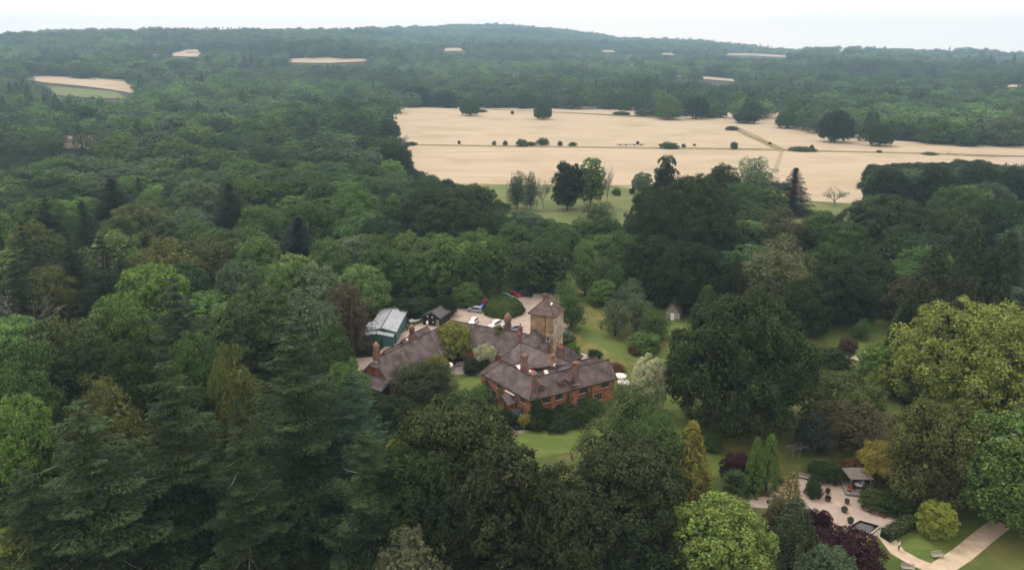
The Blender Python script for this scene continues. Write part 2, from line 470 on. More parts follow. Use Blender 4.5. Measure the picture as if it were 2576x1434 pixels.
# ------------------------------------------------------------------ ground, fields, drive
SOIL = mat('forest_floor', (.018, .020, .010), (.045, .048, .020), .12, detail=8)
GRASS = mat('rough_grass', (.050, .082, .018), (.115, .130, .036), .075, detail=10, c3=(.16, .135, .055), s3=.30, p3=(.55, .75), bump=.4)
MOWN = mat('mown_lawn', (.068, .118, .024), (.120, .155, .038), .35, detail=7, stretch=(.25, 1.6, 1))
MEADOW = mat('pasture', (.075, .115, .034), (.145, .165, .058), .03, detail=8, stretch=(1, 2.5, 1))
STUB = mat('stubble', (.345, .292, .210), (.425, .360, .264), .045, detail=10, stretch=(.22, 1.7, 1), c3=(.27, .235, .14), s3=.018, p3=(.50, .80))
TRACK = mat('field_margin', (.11, .105, .040), (.26, .21, .10), .25, detail=7)
STUBD = mat('worn_stubble', (.24, .215, .12), (.33, .28, .18), .2)
GRAVEL = mat('gravel', (.31, .255, .222), (.43, .36, .315), .22, detail=10, c3=(.27, .21, .17), s3=.5, p3=(.60, .80))
PATHM = mat('path_gravel', (.40, .33, .25), (.55, .46, .35), .5, detail=9)
PAVE = mat('paving', (.20, .18, .165), (.30, .27, .25), 1.2, detail=6)
ROADM = mat('asphalt', (.30, .29, .28), (.40, .38, .36), .4)

def polar_ground():
    az = np.radians(np.concatenate([np.arange(-180, -52, 8), np.arange(-52, 52.1, .5), np.arange(60, 180.1, 8)]))
    rr = np.concatenate([[0], np.geomspace(20, 900, 22), np.linspace(1000, 6200, 96), [6400, 6600]])
    X = np.outer(rr, np.sin(az)); Y = np.outer(rr, np.cos(az)); Z = terrain(X, Y)
    n, m = X.shape
    V = np.stack([X, Y, Z], -1).reshape(-1, 3)
    F = [(i * m + j, (i + 1) * m + j, (i + 1) * m + j + 1, i * m + j + 1) for i in range(n - 1) for j in range(m - 1)]
    return tag(link('ground', mesh('ground', V, [f[::-1] for f in F], True), SOIL), kind='structure')
polar_ground()
def lerp_line(P, s):
    P = np.array(P, float); d = np.concatenate([[0], np.cumsum(np.hypot(*(P[1:] - P[:-1]).T))]); d /= d[-1]
    return np.interp(s, d, P[:, 0]), np.interp(s, d, P[:, 1])
def patch(name, top, bot, m, z=.05, nu=40, nv=8, kind='structure', conv=at):
    """ground sheet between two lines of the survey, draped on the terrain"""
    s = np.linspace(0, 1, nu); tu, tv = lerp_line(top, s); bu, bv = lerp_line(bot, s)
    V = []
    for j in range(nv):
        k = j / (nv - 1)
        for i in range(nu): V.append(conv(tu[i] * (1 - k) + bu[i] * k, tv[i] * (1 - k) + bv[i] * k, z))
    F = [(j * nu + i, (j + 1) * nu + i, (j + 1) * nu + i + 1, j * nu + i + 1) for j in range(nv - 1) for i in range(nu - 1)]
    return tag(link(name, mesh(name, V, F), m), kind=kind)
def strip(name, pts, w, m, z=.09, conv=at, kind='structure'):
    P = [conv(*p, z) if len(p) == 2 else Vector(p) for p in pts]
    Q = []
    for a, b in zip(P[:-1], P[1:]):
        for k in range(6): Q.append(a.lerp(b, k / 6))
    Q.append(P[-1]); V = []
    for i, p in enumerate(Q):
        d = (Q[min(i + 2, len(Q) - 1)] - Q[max(i - 2, 0)]); d.z = 0; d.normalize(); nn = Vector((-d.y, d.x, 0))
        ww = w if not callable(w) else w(i / len(Q))
        V += [p + nn * ww / 2, p - nn * ww / 2]
    F = [(2 * i, 2 * i + 1, 2 * i + 3, 2 * i + 2) for i in range(len(Q) - 1)]
    return tag(link(name, mesh(name, V, F), m), kind=kind)

patch('estate_grass', [(960, 500), (1600, 500), (2230, 500), (2576, 560)], [(640, 1500), (1600, 1560), (2300, 1560), (2800, 1500)], GRASS, .02, 60, 30)
patch('pasture', [(1150, 464), (1600, 468), (1990, 505), (2200, 500)], [(1150, 530), (1500, 580), (1990, 560), (2200, 560)], MEADOW, .04, 50, 8)
patch('stubble_field', [(960, 366), (1700, 376), (1980, 380)], [(960, 466), (1500, 466), (2006, 504)], STUB, .045, 50, 10)
patch('stubble_field', [(1966, 381), (2300, 387), (2700, 404)], [(1992, 502), (2200, 516), (2700, 560)], STUB, .06, 50, 10)
patch('stubble_field', [(930, 268), (1150, 273), (1400, 284), (1760, 305), (1862, 322)], [(930, 362), (1500, 369), (1900, 374), (1975, 377)], STUB, .045, 50, 10)
patch('stubble_field', [(1850, 320), (1990, 333), (2200, 352), (2400, 362), (2700, 372)], [(1970, 376), (2100, 380), (2300, 384), (2550, 392), (2700, 396)], STUB, .06, 50, 10)
patch('stubble_field', [(1150, 268), (1300, 268), (1560, 270), (2000, 274)], [(1150, 272), (1400, 282), (1700, 296), (2000, 300)], STUB, .05, 50, 6)
patch('field_margin', [(960, 362), (1500, 369), (1960, 376)], [(960, 366), (1500, 373), (1960, 379.5)], TRACK, .08, 60, 3)
patch('field_margin', [(1960, 376), (2300, 384), (2700, 400)], [(1960, 380), (2300, 388), (2700, 405)], TRACK, .08, 60, 3)
patch('field_margin', [(1150, 271), (1400, 282.5), (1700, 298)], [(1150, 273), (1400, 284.5), (1700, 300)], TRACK, .08, 60, 2)
patch('field_margin', [(1150, 462.5), (1600, 466.5), (1990, 503)], [(1150, 465), (1600, 470), (1990, 506)], TRACK, .10, 60, 2)
strip('field_track', [(1838, 318), (1880, 340), (1930, 362), (1968, 380)], 7, TRACK, .12)
strip('field_track', [(1850, 318), (1905, 344), (1975, 378)], 2.2, TRACK, .13)
strip('field_track', [(1968, 380), (1960, 400), (1950, 432)], 3.0, STUBD, .12)
patch('ploughed_strip', [(2480, 397), (2600, 395)], [(2560, 412), (2600, 412)], GRAVEL, .14, 8, 3)
FARF = [([(40, 195), (130, 191), (230, 198), (345, 209)], [(110, 208), (200, 216), (280, 226), (345, 237)], STUB),
        ([(120, 217), (200, 223), (290, 231)], [(140, 240), (220, 246), (320, 250)], MEADOW),
        ([(175, 193), (250, 197), (345, 204)], [(180, 197), (260, 203), (345, 213)], MEADOW),
        ([(420, 138), (470, 126), (512, 124)], [(425, 141), (470, 143), (497, 143)], STUB),
        ([(340, 137), (430, 137)], [(340, 139.5), (430, 140)], STUB),
        ([(725, 148), (820, 145.5), (925, 148)], [(725, 158), (820, 159), (925, 155)], STUB),
        ([(1670, 187), (1780, 193), (1897, 202)], [(1680, 192), (1780, 200), (1897, 209)], STUB),
        ([(1115, 124), (1140, 120), (1165, 124)], [(1115, 129), (1140, 129), (1165, 129)], STUB),
        ([(1820, 134.5), (1900, 135), (1985, 141)], [(1820, 139), (1900, 141), (1985, 145)], STUB),
        ([(1665, 134), (1700, 135)], [(1665, 138), (1700, 139)], STUB),
        ([(1510, 127), (1552, 128)], [(1510, 131), (1552, 132)], STUB),
        ([(980, 211), (1040, 212)], [(980, 216), (1040, 217)], STUB),
        ([(1040, 212), (1110, 216)], [(1040, 216), (1110, 219)], MEADOW),
        ([(60, 147), (190, 146)], [(60, 149.5), (190, 149.5)], MEADOW),
        ([(2500, 214), (2576, 214)], [(2500, 220), (2576, 219)], STUB),
        ([(2050, 210), (2160, 211)], [(2050, 212.5), (2160, 213.5)], STUB),
        ]
for a, b, m in FARF: patch('distant_field', a, b, m, 1.2, 24, 5)
patch('stubble_field', [(1690, 293), (1780, 296), (1870, 300)], [(1700, 300), (1770, 309), (1868, 325)], STUB, .035, 16, 4)
patch('stubble_field', [(1840, 292), (1980, 296), (2200, 330)], [(1850, 322), (1990, 336), (2200, 353)], STUB, .04, 20, 5)
patch('road', [(-60, 385), (90, 381)], [(-60, 399), (60, 396)], ROADM, .1, 8, 3)
patch('verge', [(-60, 399), (60, 396)], [(-60, 412), (50, 408)], MEADOW, .08, 8, 3)

# drive and yards round the house
patch('gravel_drive', [(1165, 778), (1215, 752), (1290, 738), (1420, 740)], [(1165, 840), (1260, 850), (1330, 850), (1440, 840)], GRAVEL, .06, 24, 8)
patch('gravel_drive', [(1003, 842), (1080, 800), (1175, 772)], [(930, 905), (1080, 850), (1175, 838)], GRAVEL, .055, 24, 8)
patch('gravel_drive', [(868, 894), (945, 892), (1003, 842)], [(880, 960), (930, 960), (1000, 900)], GRAVEL, .065, 24, 8)
patch('gravel_terrace', [(1440, 885), (1475, 890), (1520, 915)], [(1440, 925), (1480, 925), (1520, 930)], GRAVEL, .06, 12, 4)
patch('courtyard_paving', [(1120, 905), (1230, 890)], [(1110, 945), (1170, 935), (1230, 955)], PAVE, .06, 16, 4)
strip('garden_path', [(1130, 940), (1180, 934), (1230, 946)], 2.2, PAVE, .09)
strip('garden_path', [(1275, 1066), (1305, 1084), (1370, 1064), (1440, 1042), (1500, 1020)], 2.0, PAVE, .09)
patch('lawn', [(1310, 1090), (1440, 1048), (1520, 1030)], [(1270, 1150), (1360, 1150), (1480, 1130)], MOWN, .05, 20, 6)
patch('lawn', [(1150, 960), (1190, 945), (1230, 958)], [(1140, 990), (1190, 1000), (1235, 1000)], MOWN, .05, 20, 6)
patch('lawn', [(1180, 1010), (1230, 1015), (1260, 1040)], [(1170, 1060), (1230, 1070), (1270, 1070)], MOWN, .05, 20, 6)
MEADG = mat('long_grass', (.085, .110, .026), (.185, .160, .058), .12, detail=9, c3=(.09, .12, .025), s3=.3, p3=(.5, .65), bump=.4)
strip('mown_path', [(1445, 820), (1500, 846), (1560, 880), (1640, 905), (1700, 900), (1712, 860), (1716, 810), (1730, 780)], 6.5, MOWN, .07)
strip('mown_path', [(1700, 890), (1702, 960), (1690, 1040), (1720, 1120), (1790, 1160), (1820, 1200)], 6.5, MOWN, .08)
patch('long_grass', [(1470, 768), (1500, 760), (1540, 768)], [(1450, 822), (1500, 846), (1530, 860)], MEADG, .05, 12, 6)
patch('long_grass', [(1440, 830), (1480, 845), (1560, 885)], [(1440, 880), (1480, 890), (1580, 925)], MEADG, .05, 12, 6)
patch('lawn', [(2090, 800), (2170, 812), (2240, 820)], [(2080, 870), (2150, 890), (2240, 880)], MOWN, .05, 16, 6)
strip('garden_path', [(2150, 905), (2172, 890), (2185, 884)], 2.2, PATHM, .1)

# gravel garden lower right and the forked path
GG = [(110, 590), (250, 470), (400, 430), (520, 415), (700, 385), (800, 440), (930, 470), (1100, 430), (1145, 390), (1210, 585), (1450, 600),
      (1400, 720), (1600, 850), (1650, 850), (1960, 720), (1970, 770), (1720, 940), (1600, 1030), (1250, 1000), (1000, 960), (860, 700), (700, 680), (250, 700)]
patch('gravel_garden', [gg for gg in [(1885, 1246), (1915, 1220), (1975, 1208), (2018, 1202), (2060, 1222), (2116, 1205), (2180, 1240), (2250, 1280), (2296, 1274)]],
      [(1885, 1275), (1960, 1280), (2030, 1330), (2080, 1350), (2170, 1352), (2220, 1345), (2298, 1288)], GRAVEL, .06, 60, 10)
strip('garden_path', [(2225, 1345), (2258, 1388), (2300, 1412), (2350, 1432), (2375, 1460)], 2.4, PATHM, .07)
strip('garden_path', [(2350, 1440), (2420, 1395), (2480, 1345), (2520, 1315)], 2.8, PATHM, .075)
patch('lawn', [(2235, 1352), (2400, 1300), (2500, 1300)], [(2270, 1398), (2350, 1428), (2500, 1345)], MOWN, .05, 16, 6)
patch('lawn', [(1700, 1330), (1900, 1300)], [(1500, 1500), (1800, 1500)], mat('lawn_painted_shade', (.05, .075, .018), (.085, .11, .028), .4), .05, 12, 6)  # darker copy of the lawn green, with the shade painted into the colour

# ------------------------------------------------------------------ buildings
TILE = brickmat('clay_tile', (.092, .076, .080), (.142, .120, .124), (.045, .034, .036), 1, .17, .11, .008, rough=.85, bump=.5, c3=(.27, .245, .235))
TILE2 = brickmat('clay_tile_brown', (.100, .070, .066), (.140, .105, .095), (.05, .04, .04), 1, .17, .11, .008, rough=.85, bump=.5, c3=(.25, .17, .12))
BRICK = brickmat('red_brick', (.33, .115, .060), (.42, .160, .088), (.30, .20, .15), 1, .23, .08, .010, bump=.3)
BRICKD = brickmat('chimney_brick', (.155, .078, .062), (.215, .120, .098), (.20, .16, .14), 1, .23, .08, .012, bump=.4, c3=(.13, .10, .085))
STONE = brickmat('buff_stone', (.23, .155, .085), (.33, .235, .14), (.28, .23, .17), 1, .55, .26, .03, bump=.5, c3=(.25, .19, .12))
STONEG_LIGHT = brickmat('grey_stone_and_face_light', (.33, .28, .23), (.42, .37, .32), (.42, .38, .34), 1, .5, .24, .03, bump=.4, c3=(.27, .23, .20))
LEAD = mat('lead_flashing', (.28, .28, .29), (.45, .45, .46), 3)
WHITE = mat('white_paint', (.74, .74, .72), (.80, .80, .78), 2, rough=.5)
FRAME = mat('window_frame', (.15, .13, .11), (.22, .20, .18), 3, rough=.6)
GLASS = mat('window_glass', (.018, .022, .026), (.05, .06, .07), 1.5, rough=.08, spec=.6)
TIMBER = mat('black_timber', (.012, .011, .011), (.028, .025, .023), 2, stretch=(1, 1, 6))
FELT = mat('felt_roof', (.065, .068, .075), (.10, .105, .11), .8)
STEEL = mat('pale_sheet_roof', (.24, .28, .32), (.36, .41, .45), .5, rough=.45, stretch=(3, .4, 1))
TEAL = mat('teal_cladding', (.045, .115, .130), (.062, .150, .165), 1.2, rough=.6, stretch=(5, 5, .3))
POT = mat('terracotta', (.26, .10, .06), (.34, .14, .09), 3)
CAPM = mat('cement_cap', (.40, .37, .33), (.55, .52, .48), 4)
WEATH = mat('weathered_boards', (.16, .155, .15), (.26, .25, .245), 2, stretch=(1, 1, 6))
DARK = mat('dark_opening', (.010, .010, .011))
IRON = mat('dark_iron', (.02, .02, .022), rough=.5)

def roofpart(name, faces, m, parent, th=.22):
    b = MB()
    for f in faces: b.slab(f, th)
    return wuv(b.build(name, m, parent))
def V3(p, z): return Vector((p[0], p[1], z))
def wall_ring(P, z0, z1_, m, parent, name='wall'):
    """closed brick wall block with a flat hidden top"""
    n = len(P); V = [V3(p, z0) for p in P] + [V3(p, z1_) for p in P]
    F = [(i, (i + 1) % n, (i + 1) % n + n, i + n) for i in range(n)] + [tuple(range(n, 2 * n))]
    return wuv(link(name, mesh(name, V, F), m, parent))
def wing(parent, a, b, hw, ze, zr, hip=(0, 0), m=None, wm=None, over=.4, z0=0, gable=(True, True), hwb=None):
    """range whose ridge runs a -> b; hw = half width right of a->b, hwb = left; hip = ridge pull-in at each end"""
    a = Vector(a[:2]); b = Vector(b[:2]); d = (b - a).normalized(); n = Vector((d.y, -d.x)); hwb = hwb or hw
    A, B = a - d * (over if not hip[0] else over), b + d * over
    ra, rb = (a + d * hip[0]) if hip[0] else A, (b - d * hip[1]) if hip[1] else B
    sl = (zr - ze) / hw; o = over
    e = [A + n * (hw + o), B + n * (hw + o), B - n * (hwb + o), A - n * (hwb + o)]
    zl = ze - sl * o
    e3 = [V3(p, zl) for p in e]; r0, r1 = V3(ra, zr), V3(rb, zr)
    faces = [[e3[0], e3[1], r1, r0], [e3[2], e3[3], r0, r1]]
    if hip[0]: faces.append([e3[3], e3[0], r0])
    if hip[1]: faces.append([e3[1], e3[2], r1])
    rf = roofpart('roof', faces, m or TILE, parent)
    rb_ = MB(); rb_.tube([r0 + Vector((0, 0, .03)), r1 + Vector((0, 0, .03))], .11, 6)
    if hip[0]: rb_.tube([e3[0], r0], .09, 5).tube([e3[3], r0], .09, 5)
    if hip[1]: rb_.tube([e3[1], r1], .09, 5).tube([e3[2], r1], .09, 5)
    rb_.build('ridge_tiles', TILE2, rf)
    i = .0
    c = [a + n * hw, b + n * hw, b - n * hwb, a - n * hwb]
    w = MB(); k = [V3(p, z0) for p in c]; t = [V3(p, ze - .02) for p in c]
    w.add(k + t, [(0, 1, 5, 4), (1, 2, 6, 5), (2, 3, 7, 6), (3, 0, 4, 7), (4, 5, 6, 7)])
    if not hip[0]: w.add([V3(c[3], ze - .02), V3(c[0], ze - .02), V3(a, zr - .25)], [(0, 1, 2)])
    if not hip[1]: w.add([V3(c[1], ze - .02), V3(c[2], ze - .02), V3(b, zr - .25)], [(0, 1, 2)])
    wuv(w.build('wall', wm or BRICK, parent))
    return a, b, d, n
def window(parent, p, dirv, w, h, lights=3, m=None, sill=True, name='window'):
    """casement set in a wall: p = centre, dirv = direction along the wall; outward normal to its right"""
    d = Vector((dirv[0], dirv[1], 0)).normalized(); n = Vector((d.y, -d.x, 0)); M = Matrix((d, n, Vector((0, 0, 1)))).transposed()
    p = Vector(p); f = MB(); t = .09
    f.box(p + Vector((0, 0, h / 2)) + n * .03, (w + t, .14, t), M=M).box(p - Vector((0, 0, h / 2)) + n * .03, (w + t, .14, t), M=M)
    for k in range(lights + 1): f.box(p + d * (w * (k / lights - .5)) + n * .03, (t * (1 if k in (0, lights) else .7), .13, h - t * .9), M=M)
    f.box(p + n * .028, (w, .11, .045), M=M)
    fo = f.build(name, m or FRAME, parent)
    g = MB(); g.box(p + n * .012, (w, .05, h), M=M); g.build('pane', GLASS, fo)
    if sill:
        s_ = MB(); s_.box(p - Vector((0, 0, h / 2 + .12)) + n * .06, (w + .3, .22, .09), M=M); s_.build('sill', CAPM, fo)
    return fo
def chimney(parent, x, y, z0, z1_, w=.9, d=.7, rz=0, kind='plain', m=BRICKD, pots=2, pot_h=.35):
    b = MB(); h = z1_ - z0
    if kind == 'round':        # square base, moulded octagonal shaft, domed cap with banding
        b.box((x, y, z0 + h * .26), (w, d, h * .52), rz)
        b.lathe([(w * .42, h * .50), (w * .42, h * .56), (w * .54, h * .60), (w * .58, h * .66), (w * .52, h * .72), (w * .60, h * .76), (w * .60, h * .84), (w * .50, h * .92), (w * .34, h * .96)], (x, y, z0), 8)
    elif kind == 'cluster':
        b.box((x, y, z0 + h * .28), (w * 1.1, d * 1.1, h * .56), rz)
        for sx in (-1, 1):
            for sy in (-1, 1):
                q = Vector((sx * w * .24, sy * d * .24)); q.rotate(Matrix.Rotation(rz, 2))
                b.lathe([(w * .24, h * .56), (w * .24, h * .84), (w * .33, h * .88), (w * .33, h * .96), (w * .26, h)], (x + q.x, y + q.y, z0), 8)
    else:
        b.box((x, y, z0 + h * .46), (w, d, h * .92), rz)
        b.box((x, y, z0 + h * .935), (w * 1.14, d * 1.16, h * .05), rz)
        b.box((x, y, z0 + h * .972), (w * 1.24, d * 1.28, h * .036), rz)
        b.box((x, y, z0 + h * .60), (w * 1.05, d * 1.06, h * .03), rz)
    o = wuv(b.build('chimney', m, parent))
    f = MB(); f.box((x, y, z0 + .30), (w * 1.35, d * 1.35, .10), rz); f.build('flashing', LEAD, o)
    if pots:
        for k in range(pots):
            q = Vector(((k - (pots - 1) / 2) * w * .45, 0)); q.rotate(Matrix.Rotation(rz, 2))
            p = MB(); p.lathe([(.16, -.02), (.13, pot_h * .8), (.17, pot_h * .85), (.16, pot_h)], (x + q.x, y + q.y, z1_ - (.0 if kind != 'round' else h * .03)), 8)
            p.build('chimney_pot', POT if kind != 'round' else CAPM, o)
    return o
def zc(xt, yt, xb, yb, zb):
    """base point on a plane and the height that reaches the top seen above it"""
    p = z1(xb, yb, zb); u, v = 848 + xt * .3023, 692.2 + yt * .3023
    d = ray(u, v); t = p.y / d[1]
    return p.x, p.y, CAMH + d[2] * t

# --- manor house
cA, cAe = Vector((3.8, 132.1)), Vector((22.4, 142.5))
dA = (cAe - cA).normalized(); nA = Vector((-dA.y, dA.x))
cBe = Vector((-5.6, 144.0)); dB = (cBe - cA).normalized(); nB = Vector((dB.y, -dB.x))
house = empty('manor_house', (5, 140, 0), 0, 'large red brick country house with purple-brown tiled roofs and tall chimneys beside the stone tower', 'house')
ORG = Vector((5, 140, 0))
class Shift:                                       # house parts are modelled in world metres, then hung on the Empty
    def __init__(s, root): s.root = root
    def __enter__(s): s.before = set(bpy.data.objects); return s
    def __exit__(s, *a):
        for o in bpy.data.objects:
            if o not in s.before and o.type == 'MESH':
                o.data.transform(Matrix.Translation(-s.root.location))
with Shift(house):
    ZE, ZR, OV = 5.5, 8.3, .45
    # L-shaped front roof: outer corner, far ends, ridge junction, inner corner
    def off(p, q): return Vector((p[0] + q[0], p[1] + q[1]))
    hw = 2.8; sl = (ZR - ZE) / hw
    O = cA; EA = cAe; EB = cBe
    # lines
    def isect(p, d, q, e):
        k = d.x * e.y - d.y * e.x; t = ((q.x - p.x) * e.y - (q.y - p.y) * e.x) / k; return p + d * t
    J = isect(O + nA * hw, dA, O + nB * hw, dB); I = isect(O + nA * 2 * hw, dA, O + nB * 2 * hw, dB)
    Oo = isect(O - nA * OV, dA, O - nB * OV, dB); Ii = isect(O + nA * (2 * hw + OV), dA, O + nB * (2 * hw + OV), dB)
    zl = ZE - sl * OV
    RA = EA + nA * hw + dA * OV; RB = EB + nB * hw - dB * 2.3
    LA0, LA1 = EA - nA * OV + dA * OV, EA + nA * (2 * hw + OV) + dA * OV
    LB0, LB1 = EB - nB * OV + dB * OV, EB + nB * (2 * hw + OV) + dB * OV
    rA = roofpart('roof', [[V3(Oo, zl), V3(LA0, zl), V3(RA, ZR), V3(J, ZR)], [V3(LA1, zl), V3(Ii, zl), V3(J, ZR), V3(RA, ZR)],
                      [V3(LB0, zl), V3(Oo, zl), V3(J, ZR), V3(RB, ZR)], [V3(Ii, zl), V3(LB1, zl), V3(RB, ZR), V3(J, ZR)], [V3(LB1, zl), V3(LB0, zl), V3(RB, ZR)]], TILE, house)
    rt = MB(); rt.tube([V3(J, ZR + .03), V3(RA, ZR + .03)], .11).tube([V3(J, ZR + .03), V3(RB, ZR + .03)], .11).tube([V3(Oo, zl), V3(J, ZR)], .10).tube([V3(LB0, zl), V3(RB, ZR)], .10).tube([V3(LB1, zl), V3(RB, ZR)], .10)
    rt.build('ridge_tiles', TILE2, rA)
    w = MB(); ring = [O, EA, EA + nA * 2 * hw, I, EB + nB * 2 * hw, EB]
    w.add([V3(p, 0) for p in ring] + [V3(p, ZE) for p in ring], [(i, (i + 1) % 6, (i + 1) % 6 + 6, i + 6) for i in range(6)])
    w.add([V3(EA, ZE), V3(EA + nA * 2 * hw, ZE), V3(EA + nA * hw, ZR - .3)], [(0, 1, 2)])
    wuv(w.build('wall', BRICK, house))
    bp = MB()                                       # string course, gutter, plinth
    for a, b in ((O, EA), (EB, O)):
        dd = (b - a).normalized(); nn = Vector((dd.y, -dd.x)); rz = math.atan2(dd.y, dd.x); mid = (a + b) / 2
        bp.box(V3(mid + nn * .50, zl - .14), ((b - a).length + .9, .13, .12), rz)
    bp.build('gutter', IRON, house)
    bp = MB()
    for a, b in ((O, EA), (EB, O)):
        dd = (b - a).normalized(); nn = Vector((dd.y, -dd.x)); rz = math.atan2(dd.y, dd.x); mid = (a + b) / 2
        bp.box(V3(mid + nn * .04, 2.9), ((b - a).length + .1, .12, .16), rz)
    wuv(bp.build('string_course', BRICKD, house))
    # windows of the right-hand front
    for (x, y) in ((1760, 1040), (1860, 1012), (2055, 952), (2230, 900)):
        q = z1(x, y, 4.3); s_ = (Vector((q.x, q.y)) - O).dot(dA); p = O + dA * s_
        window(house, V3(p - nA * .0, 4.2), dA, 2.0 if x != 1860 else 1.8, 1.35, 3)
    for s_ in (3.0, 7.2, 12.5, 17): window(house, V3(O + dA * s_, 1.6), dA, 1.9, 1.5, 3)
    for (x, y) in ((1320, 925), (1415, 975), (1510, 1040)):
        q = z1(x, y, 4.3); s_ = (Vector((q.x, q.y)) - O).dot(dB); p = O + dB * s_
        window(house, V3(p, 4.2), -dB, 1.5, 1.35, 2)
    for s_ in (3.0, 12.5): window(house, V3(O + dB * s_, 1.5), -dB, 1.4, 1.5, 2)
    # brick buttress strips
    for s_ in (5.0, 9.6, 14.4):
        bt = MB(); bt.box(V3(O + dA * s_ - nA * .12, 2.4), (.5, .34, 4.8), math.atan2(dA.y, dA.x)); wuv(bt.build('pier', BRICK, house))
    # dormers
    def dormer(x, y, wd=1.5, zz=6.55):
        q = z1(x, y, zz); s_ = (Vector((q.x, q.y)) - O).dot(dA); rz = math.atan2(dA.y, dA.x)
        f = O + dA * s_ + nA * .15
        bk = f + nA * 2.6; m = V3((f + bk) / 2, 6.35)
        b = MB(); b.box(m, (wd, 2.6, 1.5), rz); 
        g0 = V3(f - dA * wd / 2, 7.1); g1 = V3(f + dA * wd / 2, 7.1); gt = V3(f, 7.75)
        b.add([g0, g1, gt], [(0, 1, 2)])
        dm = wuv(b.build('dormer', BRICKD, house))
        e = .22; zl_ = 7.02
        P = lambda a_, b_, z: V3(f + dA * a_ + nA * b_, z)
        roofpart('dormer_roof', [[P(-wd / 2 - e, -e, zl_), P(0, -e, 7.9), P(0, 2.9, 7.9), P(-wd / 2 - e, 2.9, zl_)], [P(0, -e, 7.9), P(wd / 2 + e, -e, zl_), P(wd / 2 + e, 2.9, zl_), P(0, 2.9, 7.9)]], TILE2, dm, .12)
        window(dm, V3(f - nA * .01, 6.5), dA, wd * .7, .8, 2, FRAME, sill=False, name='dormer_window')
    dormer(1695, 955, 2.0); dormer(1868, 900, 1.3); dormer(1935, 878, 1.3)
    # porch on the left front
    q = z1(1400, 1050, 2.6); s_ = (Vector((q.x, q.y)) - O).dot(dB); P = lambda a_, b_, z: V3(O + dB * (s_ + a_) - nB * b_, z)
    pr = roofpart('porch_roof', [[P(-2.2, 2.6, 2.9), P(0, 2.6, 4.3), P(0, 0, 4.3), P(-2.2, 0, 2.9)][::-1], [P(0, 2.6, 4.3), P(2.2, 2.6, 2.9), P(2.2, 0, 2.9), P(0, 0, 4.3)][::-1]], TILE, house, .18)
    for a_, b_ in ((-1.9, 2.3), (1.9, 2.3), (-1.9, .15), (1.9, .15)): b = MB(); b.box(P(a_, b_, 1.4), (.2, .2, 2.8)); b.build('porch_post', TIMBER, pr)
    b = MB(); b.box(P(-.2, .5, 4.35), (3.0, .5, .14), math.atan2(dB.y, dB.x)); b.build('flashing', WHITE, pr)
    # low hipped block behind the left front
    w0 = EB + nB * 3.2 + dB * .6
    wing(house, w0 + dB * 2.6 - nB * .8, w0 - dB * 4.0 + nB * 1.8, 2.4, 5.0, 7.2, (2.0, 0), hwb=2.4)
    # flat roof with white skylight between the ranges
    f0 = I + dB * 1.0; wall_ring([f0, f0 + dB * 8.5, f0 + dB * 8.5 + nB * 3.0, f0 + nB * 3.0], 0, 5.9, BRICK, house)
    b = MB(); k = f0 + dB * 5.2 + nB * 1.3; b.box(V3(k, 6.02), (4.2, 1.5, .25), math.atan2(dB.y, dB.x)); b.build('skylight', WHITE, house)
    # middle range, ridge running towards the right
    c0, c1 = Vector((2.04, 153.6)), Vector((13.05, 141.6)); dC = (c1 - c0).normalized(); nC = Vector((dC.y, -dC.x))
    p1, p2 = z1(1362, 692, 5.5), z1(1530, 785, 5.5)
    ap = V3(c0, 8.9); rr_ = V3(c1, 8.9)
    e1 = V3(c1 + nC * 2.0, 6.6); e0 = V3(c0 + nC * 2.0 + dC * 1.0, 6.6)
    q1, q0 = V3(c1 - nC * 3.2, 5.4), V3(c0 - nC * 3.2 - dC * .5, 5.4)
    rC = roofpart('roof', [[p1, p2, ap], [p2, e0, e1, rr_, ap], [ap, rr_, q1, q0], [q0, p1, ap]], TILE, house)
    b = MB(); b.tube([ap, rr_], .11).tube([ap, p1], .10).tube([ap, p2], .08); b.build('ridge_tiles', TILE2, rC)
    ii = .35
    wall_ring([c0 + nC * 1.7, c1 + nC * 1.7, c1 - nC * 2.9, c0 - nC * 2.9], 0, 5.5, BRICK, house)
    b = MB(); a_, b_ = c0 + nC * 1.72 + dC * .9, c1 + nC * 1.72
    b.add([V3(a_, 3), V3(b_, 3), V3(b_, 6.7), V3(a_, 6.7)], [(0, 1, 2, 3)]); wuv(b.build('wall', BRICK, house))
    wl_ = [Vector(p1[:2]) + Vector((.5, .2)), Vector(p2[:2]) + Vector((.3, .5)), c0 + nC * 1.6, c0 - nC * 2.5]
    wall_ring(wl_, 0, 5.45, BRICK, house)
    q = z1(1650, 785, 5.2); window(house, V3(isect(Vector((q.x, q.y)), Vector((0, 1)), c0 + nC * 1.72, dC), 5.3), dC, 1.5, 1.0, 2)
    # rear parallel range behind the right front
    r0 = O + dA * 9.5 + nA * 6.9; r1 = EA + nA * 6.9 - dA * .2
    wing(house, r0, r1, 1.9, 5.5, 7.45, (0, 0))
    r0 = O + dA * 1.6 + nA * 6.5; r1 = O + dA * 9.5 + nA * 6.5
    wing(house, r0, r1, 1.7, 5.6, 7.35, (0, 0))
    q = z1(1742, 812, 7.0); b = MB(); b.box((q.x, q.y, 7.0), (.9, 1.3, .12), math.atan2(dA.y, dA.x), M=Matrix.Rotation(math.atan2(dA.y, dA.x), 3, 'Z') @ Matrix.Rotation(R(42), 3, 'X')); b.build('skylight', WHITE, rC)
    # small hipped roof tucked against the tower and the annexe right of it
    dD = Vector((cos(R(-26.6)), sin(R(-26.6)))); nD = Vector((dD.y, -dD.x))
    f1 = Vector((5.5, 160.8)); wing(house, f1 + dD * -3.6, f1 + dD * 3.0, 3.4, 5.6, 9.0, (3.4, 3.0), hwb=2.2)
